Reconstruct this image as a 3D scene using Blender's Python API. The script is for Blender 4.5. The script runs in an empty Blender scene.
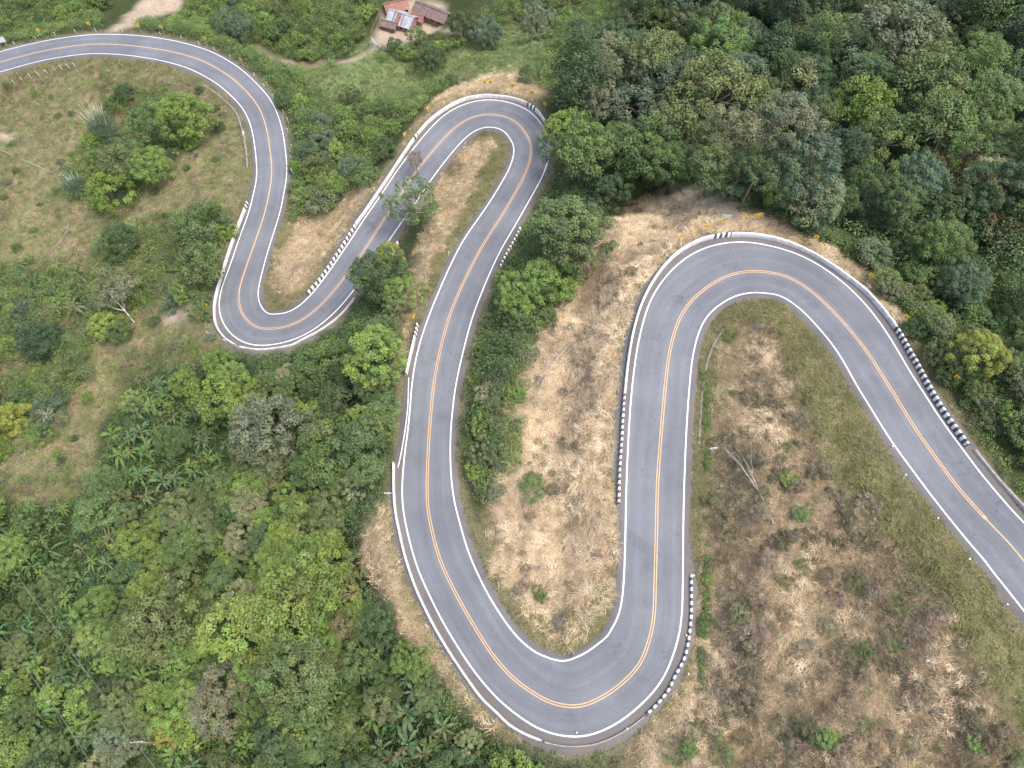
import bpy, bmesh, math, random
import numpy as np
from mathutils import Vector, Matrix
random.seed(11)
RNG = np.random.default_rng(7)
SC = bpy.context.scene
COL = SC.collection
R = math.radians

# ------------------------------------------------------------------ camera
TH = R(62); CAM_H = 86.43; FPX = 512 / math.tan(R(36))
def rays(P):
    P = np.atleast_2d(np.array(P, float))
    u = (P[:, 0] - 512) / FPX; v = (384 - P[:, 1]) / FPX
    s, c = math.sin(TH), math.cos(TH)
    return np.c_[u, c + v * s, -s + v * c]
def at_z(P, z):
    """points on the level z that the photograph shows at pixels P"""
    d = rays(P); t = (np.asarray(z) - CAM_H) / d[:, 2]
    return np.c_[d[:, 0] * t, d[:, 1] * t, CAM_H + d[:, 2] * t]
def project(X):
    X = np.atleast_2d(X); s, c = math.sin(TH), math.cos(TH)
    y = X[:, 1]; z = X[:, 2] - CAM_H
    dep = y * c - z * s; up = y * s + z * c
    return np.c_[512 + FPX * X[:, 0] / dep, 384 - FPX * up / dep], dep

# ------------------------------------------------------------------ small numpy kit
def vnoise(x, y, seed=0):
    xi = np.floor(x).astype(np.int64); yi = np.floor(y).astype(np.int64)
    fx = x - xi; fy = y - yi
    fx = fx * fx * (3 - 2 * fx); fy = fy * fy * (3 - 2 * fy)
    def h(a, b):
        n = (a * 374761393 + b * 668265263 + seed * 974711) & 0x7fffffff
        n = ((n ^ (n >> 13)) * 1274126177) & 0x7fffffff
        return ((n ^ (n >> 16)) & 0xffff) / 65535.0
    return (h(xi, yi) * (1 - fx) + h(xi + 1, yi) * fx) * (1 - fy) + (h(xi, yi + 1) * (1 - fx) + h(xi + 1, yi + 1) * fx) * fy
def fbm(x, y, seed=0, o=4):
    s = 0; a = .5
    for i in range(o):
        s = s + a * vnoise(x, y, seed + i * 17); x = x * 2.03 + 5.1; y = y * 2.03 - 3.7; a *= .5
    return s / (1 - .5 ** o)
def inpoly(P, poly):
    x, y = P[:, 0], P[:, 1]; r = np.zeros(len(P), bool); n = len(poly); j = n - 1
    for i in range(n):
        xi, yi = poly[i]; xj, yj = poly[j]
        if yi != yj:
            r ^= ((yi > y) != (yj > y)) & (x < (xj - xi) * (y - yi) / (yj - yi) + xi)
        j = i
    return r
def inany(P, polys):
    r = np.zeros(len(P), bool)
    for p in polys: r |= inpoly(P, p)
    return r
def dens(P, n=4):
    P = np.array(P, float); N = len(P); out = []
    for i in range(N - 1):
        p0 = P[max(i - 1, 0)]; p1 = P[i]; p2 = P[i + 1]; p3 = P[min(i + 2, N - 1)]
        m1 = (p2 - p0) / 2; m2 = (p3 - p1) / 2
        for k in range(n):
            t = k / n
            out.append((2*t**3-3*t*t+1)*p1 + (t**3-2*t*t+t)*m1 + (-2*t**3+3*t*t)*p2 + (t**3-t*t)*m2)
    out.append(P[-1]); return np.array(out)
def resamp(P, n):
    s = np.r_[0, np.cumsum(np.sqrt((np.diff(P, axis=0) ** 2).sum(1)))]; q = np.linspace(0, s[-1], n)
    return np.stack([np.interp(q, s, P[:, k]) for k in range(P.shape[1])], 1)
def smooth(a, k):
    w = np.ones(2 * k + 1) / (2 * k + 1)
    if a.ndim == 1: return np.convolve(np.pad(a, k, 'edge'), w, 'valid')
    return np.stack([smooth(a[:, i], k) for i in range(a.shape[1])], 1)
def nearest(p, q, chunk=20000):
    idx = np.empty(len(p), int); dd = np.empty(len(p))
    for a in range(0, len(p), chunk):
        d = ((p[a:a+chunk, None, :] - q[None]) ** 2).sum(-1); i = d.argmin(1)
        idx[a:a+chunk] = i; dd[a:a+chunk] = np.sqrt(d[np.arange(len(i)), i])
    return idx, dd

# ------------------------------------------------------------------ mesh / object kit
def mesh_np(name, V, F, mats, fcol=None, fmat=None, smoothed=False, vattr=None):
    V = np.asarray(V, np.float32); F = np.asarray(F, np.int32); k = F.shape[1]
    me = bpy.data.meshes.new(name)
    me.vertices.add(len(V)); me.vertices.foreach_set('co', V.ravel())
    me.loops.add(F.size); me.loops.foreach_set('vertex_index', F.ravel())
    me.polygons.add(len(F)); me.polygons.foreach_set('loop_start', np.arange(len(F), dtype=np.int32) * k)
    me.polygons.foreach_set('loop_total', np.full(len(F), k, np.int32))
    if smoothed: me.polygons.foreach_set('use_smooth', np.ones(len(F), bool))
    for m in (mats if isinstance(mats, (list, tuple)) else [mats]): me.materials.append(m)
    if fmat is not None: me.polygons.foreach_set('material_index', np.asarray(fmat, np.int32))
    if fcol is not None:
        a = me.attributes.new('tint', 'FLOAT_COLOR', 'FACE')
        c = np.ones((len(F), 4), np.float32); c[:, :3] = fcol; a.data.foreach_set('color', c.ravel())
    for nm, arr in (vattr or {}).items():
        a = me.attributes.new(nm, 'FLOAT_VECTOR', 'POINT'); a.data.foreach_set('vector', np.asarray(arr, np.float32).ravel())
    me.update(); me.validate(); return me
def link(name, me, parent=None):
    o = bpy.data.objects.new(name, me); COL.objects.link(o)
    if parent is not None: o.parent = parent
    return o
def tag(o, label=None, cat=None, group=None, kind=None):
    if label: o['label'] = label
    if cat: o['category'] = cat
    if group: o['group'] = group
    if kind: o['kind'] = kind
    return o
def empty(name, loc, rz=0):
    o = bpy.data.objects.new(name, None); COL.objects.link(o); o.location = loc
    o.rotation_euler = (0, 0, rz); o.empty_display_size = .3; return o
class MB:
    """collects boxes, tubes and prisms of one part into one mesh"""
    def __init__(s): s.v = []; s.f = []; s.m = []
    def add(s, vs, fs, m=0):
        b = len(s.v); s.v += [tuple(v) for v in vs]; s.f += [tuple(b + i for i in f) for f in fs]; s.m += [m] * len(fs)
    def box(s, c, d, m=0, M=None):
        vs = [Vector((c[0] + d[0] / 2 * x, c[1] + d[1] / 2 * y, c[2] + d[2] / 2 * z)) for x in (-1, 1) for y in (-1, 1) for z in (-1, 1)]
        if M: vs = [M @ v for v in vs]
        s.add(vs, [(0,1,3,2),(4,6,7,5),(0,4,5,1),(2,3,7,6),(0,2,6,4),(1,5,7,3)], m)
    def tube(s, pts, rad, n=6, m=0, cap=True):
        pts = [Vector(p) for p in pts]; rings = []; up = Vector((.13, .31, .94))
        for i, p in enumerate(pts):
            d = (pts[min(i + 1, len(pts) - 1)] - pts[max(i - 1, 0)]).normalized()
            a = d.cross(up)
            if a.length < .05: a = d.cross(Vector((1, 0, 0)))
            a.normalize(); b = d.cross(a); r = rad[i] if hasattr(rad, '__len__') else rad
            rings.append([p + (a * math.cos(2*math.pi*k/n) + b * math.sin(2*math.pi*k/n)) * r for k in range(n)])
        vs = [v for r in rings for v in r]; fs = []
        for i in range(len(pts) - 1):
            for k in range(n): fs.append((i*n+k, i*n+(k+1) % n, (i+1)*n+(k+1) % n, (i+1)*n+k))
        if cap: fs.append(tuple(range(n - 1, -1, -1))); fs.append(tuple((len(pts)-1)*n + k for k in range(n)))
        s.add(vs, fs, m)
    def mesh(s, name, mats, smoothed=False):
        me = bpy.data.meshes.new(name); me.from_pydata(s.v, [], s.f)
        for m in (mats if isinstance(mats, (list, tuple)) else [mats]): me.materials.append(m)
        me.polygons.foreach_set('material_index', np.array(s.m, np.int32))
        if smoothed: me.polygons.foreach_set('use_smooth', np.ones(len(s.f), bool))
        me.update(); return me
    def build(s, name, mats, parent=None, smoothed=False): return link(name, s.mesh(name, mats, smoothed), parent)

# ------------------------------------------------------------------ materials
def new_mat(name):
    m = bpy.data.materials.new(name); m.use_nodes = True; nt = m.node_tree
    return m, nt, nt.nodes['Principled BSDF'], nt.nodes['Material Output']
def N(nt, typ, **kw):
    n = nt.nodes.new(typ)
    for k, v in kw.items():
        if k in n.inputs: n.inputs[k].default_value = v
        else: setattr(n, k, v)
    return n
def ramp(nt, fac, stops):
    n = nt.nodes.new('ShaderNodeValToRGB'); e = n.color_ramp.elements
    while len(e) < len(stops): e.new(.5)
    for i, (p, c) in enumerate(stops): e[i].position = p; e[i].color = (*c, 1)
    nt.links.new(fac, n.inputs[0]); return n.outputs[0]
def mixc(nt, a, b, fac, typ='MIX'):
    n = nt.nodes.new('ShaderNodeMix'); n.data_type = 'RGBA'; n.blend_type = typ
    for s, v in ((0, fac), (6, a), (7, b)):
        if isinstance(v, (int, float)): n.inputs[s].default_value = v
        elif isinstance(v, tuple): n.inputs[s].default_value = (*v, 1) if len(v) == 3 else v
        else: nt.links.new(v, n.inputs[s])
    return n.outputs[2]
def noise(nt, scale, detail=6, rough=.6, vec=None, dist=0):
    n = N(nt, 'ShaderNodeTexNoise', Scale=scale, Detail=detail, Roughness=rough, Distortion=dist)
    if vec is None:
        vec = nt.nodes.new('ShaderNodeNewGeometry').outputs['Position']
    nt.links.new(vec, n.inputs['Vector']); return n.outputs['Fac']
def simple(name, col, rough=.7, var=.25, scale=3, bump=0, metal=0):
    m, nt, p, _ = new_mat(name)
    tc = nt.nodes.new('ShaderNodeTexCoord').outputs['Object']
    f = noise(nt, scale, 5, .65, tc)
    c = ramp(nt, f, [(.3, tuple(x * (1 - var) for x in col)), (.7, tuple(min(1, x * (1 + var)) for x in col))])
    nt.links.new(c, p.inputs['Base Color']); p.inputs['Roughness'].default_value = rough; p.inputs['Metallic'].default_value = metal
    if bump:
        b = N(nt, 'ShaderNodeBump', Strength=bump, Distance=.05); nt.links.new(f, b.inputs['Height']); nt.links.new(b.outputs[0], p.inputs['Normal'])
    return m
def leaf_mat(name, objcol=True, transl=.3, rough=.6, spec=.25):
    m, nt, p, out = new_mat(name)
    at = nt.nodes.new('ShaderNodeAttribute'); at.attribute_name = 'tint'
    c = at.outputs['Color']
    if objcol:
        oi = nt.nodes.new('ShaderNodeObjectInfo')
        c = mixc(nt, oi.outputs['Color'], c, 1.0, 'MULTIPLY')
    nt.links.new(c, p.inputs['Base Color']); p.inputs['Roughness'].default_value = rough
    p.inputs['Specular IOR Level'].default_value = spec
    t = nt.nodes.new('ShaderNodeBsdfTranslucent'); nt.links.new(c, t.inputs['Color'])
    mx = N(nt, 'ShaderNodeMixShader', Fac=transl)
    nt.links.new(p.outputs[0], mx.inputs[1]); nt.links.new(t.outputs[0], mx.inputs[2]); nt.links.new(mx.outputs[0], out.inputs['Surface'])
    return m
M_LEAF = leaf_mat('leaf')
M_STUFF = leaf_mat('undergrowth_leaf', objcol=False)
M_STRAW = leaf_mat('straw', objcol=False, transl=.2, rough=.75)
M_BARK = simple('bark', (.17, .14, .11), .9, .4, 4, .4)
M_PALEBARK = simple('pale_bark', (.33, .30, .26), .85, .3, 4, .3)
M_WHITEBARK = simple('bleached_wood', (.52, .49, .44), .85, .25, 4, .3)
M_CULM = simple('bamboo_culm', (.4, .42, .31), .6, .25, 3)
M_CONC = simple('whitewashed_concrete', (.56, .55, .52), .85, .3, 1.3, .2)
M_KERB = simple('weathered_kerb', (.24, .225, .2), .85, .3, 2.5, .2)
M_WHITE = simple('white_paint', (.7, .69, .66), .6, .16, 1.7)
M_BLACK = simple('black_paint', (.06, .06, .062), .6, .3, 3)
M_YELLOW = simple('yellow_sign_paint', (.78, .47, .03), .5, .1, 3)
M_GALV = simple('galvanised_steel', (.5, .52, .54), .45, .12, 4, 0, .4)
M_GREYSIGN = simple('grey_sign_back', (.55, .57, .6), .5, .1, 3)
M_RUSTROOF = simple('rusty_red_roof', (.22, .105, .08), .75, .35, 1.2)
M_BROWNROOF = simple('brown_old_roof', (.14, .1, .088), .8, .4, 1.2)
M_TINROOF = simple('pale_tin_roof', (.27, .29, .32), .5, .35, .6)
M_TIMBER = simple('weathered_timber', (.2, .14, .1), .85, .35, 3)
M_PLASTER = simple('pinkish_plaster', (.3, .2, .17), .85, .2, 2)
M_DARK = simple('dark_opening', (.02, .02, .02), .8, .1, 2)
M_WIRE = simple('aluminium_cable', (.24, .25, .25), .5, .1, 1)
# ------------------------------------------------------------------ the road, traced on the photograph and laid on its 11% grade
PX_L = [(1040,632),(1023.5,611),(987,565),(950,520),(921,482),(896,449),(875.5,416.5),(854,383),(840.5,357),(820.5,331),(803,312),(785,299),(767,293.3),(742,294.5),(722,302),(707,317),(698,334.5),(692,362),(689.7,384),(686,434),(684.5,484),(683,530),(683,576),(681,623.5),(674.5,651),(662,678.5),(642,703.5),(619.5,722),(594.5,733.5),(573.5,737),(552,733.5),(532,725),(512,711),(489,689),(464,656.5),(444,624),(427.5,591),(414.5,558),(406,526),(402.5,497.5),(401,476),(404,460),(407,440),(410.6,405),(412.3,383),(415,360),(421,337.5),(430,314),(440,290),(453.5,257),(473.5,224.5),(497,191),(507,172),(510.5,164),(513.5,155),(514,146),(511,140),(506,134),(498,129.7),(487,128),(477,129.5),(467,136),(452.5,151),(442.5,165),(434,175.8),(417,200),(400,225),(386,244),(368,270),(351,294),(337.5,309),(319,325.5),(302,336),(285,342),(265,344.6),(246,344),(234,339),(225,331),(220,320),(218.8,310),(220,298),(226,278),(241,231),(250,207.5),(255,188),(256.2,170),(255,145),(251,126),(242.5,109),(229,93.5),(215.5,84),(198,73),(175.5,65),(150.5,59),(127.5,56),(100,54),(65,57),(29,64),(0,72.5),(-20,78)]
PX_R = [(1040,540),(1023.5,522),(996,490.6),(971,459),(948,428),(925,394),(904,361),(888,333),(865,301.5),(849,285.6),(833,274),(820,266),(803,257),(785,250),(765,245),(740,241.5),(725,242),(706,246),(689,255),(672.5,269),(659,285.6),(651,301),(644,321),(638,346),(634,371),(631.3,394),(628,446.5),(626,509),(625,550),(624.5,576),(622,601),(614.5,623.5),(599.5,642),(582,655),(562,659),(542,655.5),(526,645),(510,629),(495,606),(482.5,585),(472,560),(462.5,532.5),(455,501),(451,478),(450.3,460),(450,445),(452,412.5),(456.5,383),(465,344),(474,314),(485,285),(493,266),(511,232.3),(530,199),(540,180.5),(545.5,167),(549,155),(549,142.5),(546,132.5),(541,124),(532.5,113),(520,105),(506,101),(489,99.75),(476,100.6),(462,105),(450,111),(436,123),(417.5,144),(394,175.6),(385,190),(370,211),(355,233),(340,256),(326,276),(313,292.5),(302.5,304),(290,311),(277.5,314),(267.5,312),(261,306),(259.3,297.5),(260,286),(263,270),(271,240),(280,214),(284.5,190),(286.3,174),(286,155),(284,136),(279,117.5),(269,99),(255,81.5),(240.5,69),(218,54),(193,45),(169,39),(147,35.6),(127.5,34),(106,34),(80,35),(52.5,39),(25,45),(0,51),(-20,56)]
PX_C = [(1040,580),(1023.5,560.6),(1010,544),(986,519),(958.5,488),(936,458),(915,428),(896,397),(887,383),(865.5,349.5),(843,322),(815.5,294.5),(790.5,278),(767,272),(744.5,271.5),(722,278),(702,291),(687,306),(677,324.5),(669.5,352),(665.5,383.5),(661,434),(657.5,484),(656.5,530),(655.3,575),(654.3,611),(651,633.5),(641,662),(624.5,681),(604.5,696),(584.5,705),(570,706.5),(549.5,702),(529.5,690.5),(512,677),(492,654),(470,619),(454,590),(439,557),(429,516),(427,487.5),(427.8,462),(428.5,445),(431,411),(434,382),(440,351),(449,317.5),(460,290),(480,250),(499,220),(514,195),(526,172.5),(530,160),(532,148),(529,139),(523,128.5),(514,120),(502,115.8),(490,114),(477,115.6),(463,121.5),(450,132),(432.5,151),(413,175.6),(397,200),(381,224),(365,249),(345,276.5),(327.5,298),(313.5,311.5),(300,321),(285,327),(267.5,329),(256,327.5),(247.5,321),(241,312.5),(238.5,301),(239,290),(245,270),(256,239),(265,212),(269.5,190),(272,174),(270,150),(266,126),(259,107.5),(249,94),(230,76.5),(203,61),(175.5,52.5),(157,49),(128,45.3),(94,44),(62.5,47.5),(34,53),(0,62),(-20,67.5)]
NS = 620
KN = np.array([0.0, 44.3, 88.7, 133.0, 177.3, 221.7, 266.0, 310.3, 354.7, 399.0]) / 399
KZ = [12.73, 9.26, 4.7, 0.64, -2.92, -7.73, -14.68, -20.53, -28.55, -36.82]
cpx = resamp(dens(PX_C), NS); lpx = dens(PX_L); rpx = dens(PX_R)
cz = smooth(np.interp(np.linspace(0, 1, NS), KN, KZ), 12)
C3 = at_z(cpx, cz)
L3 = at_z(lpx, cz[nearest(lpx, cpx)[0]]); R3 = at_z(rpx, cz[nearest(rpx, cpx)[0]])
C3[:, :2] = smooth(C3[:, :2], 2)
S = np.r_[0, np.cumsum(np.sqrt((np.diff(C3[:, :2], axis=0) ** 2).sum(1)))]
T = np.gradient(smooth(C3[:, :2], 3), axis=0); T /= np.linalg.norm(T, axis=1)[:, None]
NL = np.c_[-T[:, 1], T[:, 0]]                       # points to the left of travel
def half_width(Q):
    Qd = resamp(Q, 4000)[:, :2]; return smooth(nearest(C3[:, :2], Qd)[1], 7)
HL = half_width(L3); HR = half_width(R3)
# carry the road on, straight and level with its grade, beyond both edges of the picture
def carry_on():
    global C3, HL, HR, cpx, NS, S, T, NL, cz
    n = 60; st = 1.1
    def ext(i, sgn):
        k = np.arange(1, n + 1)[:, None] * st; E = C3[i] + np.c_[T[i][None] * sgn * k, sgn * -.10 * k * np.ones((n, 1))]
        return E
    a = ext(6, -1)[::-1]; b = ext(NS - 7, 1)
    C3 = np.r_[a, C3[6:NS - 6], b]
    HL = np.r_[np.full(n, HL[8]), HL[6:NS - 6], np.full(n, HL[NS - 9])]; HR = np.r_[np.full(n, HR[8]), HR[6:NS - 6], np.full(n, HR[NS - 9])]
    NS = len(C3); cpx = project(C3)[0]; cz = C3[:, 2]
    S = np.r_[0, np.cumsum(np.sqrt((np.diff(C3[:, :2], axis=0) ** 2).sum(1)))]
    T = np.gradient(smooth(C3[:, :2], 3), axis=0); T /= np.linalg.norm(T, axis=1)[:, None]
    NL = np.c_[-T[:, 1], T[:, 0]]
carry_on()
def tpix(px):                                       # station whose centre line shows nearest to a pixel
    return int(nearest(np.array([px], float), cpx)[0][0])
# shoulders: wide along the outside of the bends, narrow inside
SHL = np.full(NS, .55); SHR = np.full(NS, .55)
def widen(A, p0, p1, w):
    a, b = sorted((tpix(p0), tpix(p1))); A[a:b] = w
widen(SHR, (970, 500), (656, 500), 1.55)
widen(SHL, (655, 560), (428, 470), 1.45)
widen(SHL, (428, 470), (440, 351), .95)
widen(SHR, (532, 148), (345, 276), 1.45)
widen(SHL, (345, 276), (258, 235), 1.5)
SHL = smooth(SHL, 6); SHR = smooth(SHR, 6)

def offset_pt(i, d):
    return C3[i, :2] + NL[i] * d
def strip(name, offs, mats, dz=0., fmat=None, rng=None, skirt=0.):
    """sweep a row of sideways offsets (arrays over the stations, left positive) along the road"""
    i0, i1 = rng or (0, NS); idx = np.arange(i0, i1); k = len(offs)
    V = np.zeros((len(idx), k, 3)); A = np.zeros((len(idx), k, 3))
    for j, o in enumerate(offs):
        o = (np.zeros(NS) + o)[idx]; z = 0
        V[:, j, :2] = C3[idx, :2] + NL[idx] * o[:, None]; V[:, j, 2] = C3[idx, 2] + dz
        A[:, j, 0] = o; A[:, j, 1] = S[idx]
    if skirt:
        V[:, 0, 2] -= skirt; V[:, -1, 2] -= skirt
    n = len(idx); a = (np.arange(n - 1)[:, None] * k + np.arange(k - 1)[None]).ravel()
    F = np.c_[a, a + k, a + k + 1, a + 1]
    fm = None if fmat is None else np.tile(np.array(fmat), n - 1)
    return tag(link(name, mesh_np(name, V.reshape(-1, 3), F, mats, fmat=fm, vattr={'ruv': A.reshape(-1, 3)}, smoothed=False)), kind='structure')

def asphalt(name, base, shoulder=False):
    m, nt, p, _ = new_mat(name)
    at = nt.nodes.new('ShaderNodeAttribute'); at.attribute_name = 'ruv'
    sx = nt.nodes.new('ShaderNodeSeparateXYZ'); nt.links.new(at.outputs['Vector'], sx.inputs[0])
    cb = nt.nodes.new('ShaderNodeCombineXYZ')
    ml = N(nt, 'ShaderNodeMath', operation='MULTIPLY'); ml.inputs[1].default_value = .045; nt.links.new(sx.outputs[1], ml.inputs[0])
    nt.links.new(sx.outputs[0], cb.inputs[0]); nt.links.new(ml.outputs[0], cb.inputs[1])
    streak = noise(nt, 1.5, 5, .65, cb.outputs[0], .3)
    big = noise(nt, .11, 4, .6); fine = noise(nt, 6, 6, .75); grit = noise(nt, 1.1, 5, .7)
    k = base
    c = ramp(nt, streak, [(.3, tuple(x * .92 for x in k)), (.5, k), (.72, tuple(x * 1.08 for x in k))])
    c = mixc(nt, c, ramp(nt, big, [(.35, (.84, .84, .85)), (.65, (1.1, 1.1, 1.09))]), 1., 'MULTIPLY')
    c = mixc(nt, c, ramp(nt, fine, [(.3, (.84, .84, .84)), (.7, (1.14, 1.14, 1.14))]), 1., 'MULTIPLY')
    c = mixc(nt, c, ramp(nt, grit, [(.62, (1, 1, 1)), (.8, (.87, .86, .84))]), 1., 'MULTIPLY')
    # two smoother, slightly paler wheel tracks in each lane
    wv = N(nt, 'ShaderNodeMath', operation='ABSOLUTE'); nt.links.new(sx.outputs[0], wv.inputs[0])
    w2 = N(nt, 'ShaderNodeMath', operation='MULTIPLY'); w2.inputs[1].default_value = 3.6; nt.links.new(wv.outputs[0], w2.inputs[0])
    w3 = N(nt, 'ShaderNodeMath', operation='SINE'); nt.links.new(w2.outputs[0], w3.inputs[0])
    if not shoulder:
        c = mixc(nt, c, ramp(nt, w3.outputs[0], [(0, (.97, .97, .97)), (1, (1.05, 1.05, 1.05))]), 1., 'MULTIPLY')
    else:
        c = mixc(nt, c, ramp(nt, noise(nt, .8, 6, .7), [(.42, (1, 1, 1)), (.68, (1.15, .98, .8))]), 1., 'MULTIPLY')
    # sealed cracks, an old patch here and there, faint stains
    vo = N(nt, 'ShaderNodeTexVoronoi', feature='DISTANCE_TO_EDGE', Scale=.16); wob = nt.nodes.new('ShaderNodeNewGeometry').outputs['Position']
    nz = N(nt, 'ShaderNodeTexNoise', Scale=.5, Detail=5); nt.links.new(wob, nz.inputs['Vector'])
    va = N(nt, 'ShaderNodeVectorMath', operation='MULTIPLY_ADD'); va.inputs[1].default_value = (3, 3, 3); nt.links.new(nz.outputs['Color'], va.inputs[0]); nt.links.new(wob, va.inputs[2]); nt.links.new(va.outputs[0], vo.inputs['Vector'])
    crk = ramp(nt, vo.outputs['Distance'], [(0, (.72, .72, .73)), (.012, (1, 1, 1))])
    c = mixc(nt, c, mixc(nt, crk, (1, 1, 1), ramp(nt, noise(nt, .07, 3), [(.45, (1, 1, 1)), (.58, (.15, .15, .15))])), 1., 'MULTIPLY')
    c = mixc(nt, c, ramp(nt, noise(nt, .33, 3, .5), [(.62, (1, 1, 1)), (.66, (.91, .91, .92)), (.9, (.88, .88, .89))]), 1., 'MULTIPLY')
    c = mixc(nt, c, (.3, .29, .27), ramp(nt, noise(nt, 2.3, 3, .5), [(.74, (0, 0, 0)), (.82, (.35, .35, .35))]))
    nt.links.new(c, p.inputs['Base Color']); p.inputs['Roughness'].default_value = .82; p.inputs['Specular IOR Level'].default_value = .3
    b = N(nt, 'ShaderNodeBump', Strength=.35, Distance=.02); nt.links.new(fine, b.inputs['Height']); nt.links.new(b.outputs[0], p.inputs['Normal'])
    return m
M_ASPH = asphalt('asphalt', (.136, .144, .160))
M_SHO = asphalt('shoulder_gravel', (.118, .115, .118), True)
def paint(name, col, wear):
    m, nt, p, out = new_mat(name)
    f = noise(nt, 1.6, 7, .75); f2 = noise(nt, 9, 4, .7)
    c = ramp(nt, f, [(.3, tuple(x * .8 for x in col)), (.6, col)])
    c = mixc(nt, c, (.16, .16, .17), ramp(nt, f2, [(wear, (0, 0, 0)), (wear + .12, (.75, .75, .75))]))
    nt.links.new(c, p.inputs['Base Color']); p.inputs['Roughness'].default_value = .65; return m
M_LINEW = paint('white_line_paint', (.72, .72, .71), .57)
M_LINEY = paint('orange_line_paint', (.55, .335, .16), .54)

def build_road():
    e = .05
    strip('road', [HL + .22, HL * .5, 0, -HR * .5, -HR - .22], M_ASPH)
    # ragged outer rim of the shoulder, sinking into the verge
    wl = (vnoise(S * .9, S * 0, 3) - .5) * .35; wr = (vnoise(S * .9, S * 0 + 9, 4) - .5) * .35
    strip('road_shoulder', [HL + SHL + .75, HL + SHL + wl * .6, HL + .22], M_SHO, dz=-.012, skirt=0).data
    o = COL.objects[-1]
    strip('road_shoulder', [-HR - .22, -HR - SHR + wr * .6, -HR - SHR - .75], M_SHO, dz=-.012)
    for ob, col in ((o, 0), (COL.objects[-1], 2)):
        me = ob.data; co = np.empty(len(me.vertices) * 3, np.float32); me.vertices.foreach_get('co', co)
        co = co.reshape(-1, 3, 3); co[:, col, 2] -= .35; me.vertices.foreach_set('co', co.ravel())
    lw = .085
    strip('edge_line', [HL + lw, HL - lw], M_LINEW, dz=.006)
    strip('edge_line', [-HR + lw, -HR - lw], M_LINEW, dz=.006)
    k0 = tpix((986, 519)); k1 = tpix((239, 290))
    strip('centre_line', [.2, .075], M_LINEY, dz=.006, rng=(k0, k1))
    strip('centre_line', [-.075, -.2], M_LINEY, dz=.006, rng=(k0, k1))
    strip('centre_line', [.085, -.085], M_LINEY, dz=.006, rng=(0, k0 + 2))
    strip('centre_line', [.12, -.12], M_LINEY, dz=.006, rng=(k1 - 1, NS))
# ------------------------------------------------------------------ terrain
CTRL = [(60,20,-48),(200,8,-47),(410,22,-45),(310,55,-42),(520,15,-38),(420,70,-36),(360,90,-33),(640,60,-24),(640,130,-15),(600,200,-9),
 (760,40,-20),(760,130,-5),(900,50,-10),(1010,40,-4),(890,180,-3),(1010,200,6),(1010,380,13),(960,300,8),(0,120,-41),(100,150,-38),(60,250,-37),
 (150,260,-31),(0,400,-37),(100,400,-32),(20,560,-32),(200,450,-25),(300,420,-19),(200,600,-22),(20,740,-28),(200,740,-21),(320,600,-14),(340,740,-14),
 (460,765,-7),(560,775,-2),(330,230,-25.5),(350,150,-27),(800,480,7.5),(780,640,4.5),(700,700,1.5),(900,740,8),(1010,720,12),(560,420,-2.5),(560,300,-4.5),
 (560,560,-1.8),(470,160,-13.5),(405,300,-13),(610,250,1),(760,200,6)]
CTRL3 = np.array([at_z([(u, v)], z)[0] for u, v, z in CTRL])
far = [(-200,260,-55),(0,300,-55),(200,260,0),(230,60,25),(180,-80,35),(0,-90,10),(-200,-60,-40),(-260,100,-50)]
SRC = np.r_[C3[::4], CTRL3, np.array(far, float)]
WT = np.r_[np.full(len(C3[::4]), 1.), np.full(len(CTRL), 9.), np.full(len(far), 60.)]
def base_height(P):
    out = np.empty(len(P))
    for a in range(0, len(P), 8000):
        d2 = ((P[a:a+8000, None] - SRC[None, :, :2]) ** 2).sum(-1)
        w = WT / (d2 + 16.) ** 1.7
        out[a:a+8000] = (w * SRC[None, :, 2]).sum(1) / w.sum(1)
    return out
def road_info(P):
    """nearest station, distance outside the shoulder edge (negative: on the road), signed side"""
    i, _ = nearest(P, C3[:, :2]); rel = P - C3[i, :2]
    lat = (rel * NL[i]).sum(1); dist = np.sqrt((rel ** 2).sum(1))
    edge = np.where(lat > 0, HL[i] + SHL[i], HR[i] + SHR[i])
    return i, dist - edge, lat
def HUMMOCK(P):
    n = fbm(P[:, 0] / 5 + 3, P[:, 1] / 2.6, 61, 3); r = 1 - np.abs(2 * n - 1) * 3.2
    return np.clip(r, 0, 1) * 1.25 * np.clip((P[:, 0] - 14) / 4, 0, 1) * np.clip((70 - P[:, 1]) / 8, 0, 1)
def height(P):
    P = np.atleast_2d(P); z = base_height(P); i, d, _ = road_info(P)
    z = z + ((fbm(P[:, 0] / 9, P[:, 1] / 9, 5) - .5) * 2.6 + (fbm(P[:, 0] / 2.2, P[:, 1] / 2.2, 9, 3) - .5) * .9) * np.clip((d - 1.) / 6, 0, 1)
    if HUMMOCK is not None:
        z = z + HUMMOCK(P) * np.clip((d - 1.2) / 3, 0, 1)
    zr = C3[i, 2] - .16
    t = np.clip((d - .9) / 7.0, 0, 1); t = t * t * (3 - 2 * t)
    h = zr + (z - zr) * t
    return np.where(d < .9, zr - np.clip(.5 - d, 0, .3) * .6, h)
gx = np.r_[-2600, -1500, -900, -500, -330, np.arange(-230, -150, 4), np.arange(-150, 110, .8), np.arange(110, 180, 4), 260, 400, 700, 1300, 2600]
gy = np.r_[-2600, -1300, -700, -350, -180, -90, np.arange(-50, -6, 4), np.arange(-6, 140, .8), np.arange(140, 235, 1.1), np.arange(236, 300, 5), 360, 500, 800, 1400, 2600]
GX, GY = np.meshgrid(gx, gy)
GP = np.c_[GX.ravel(), GY.ravel()]
GZ = height(GP)
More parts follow.
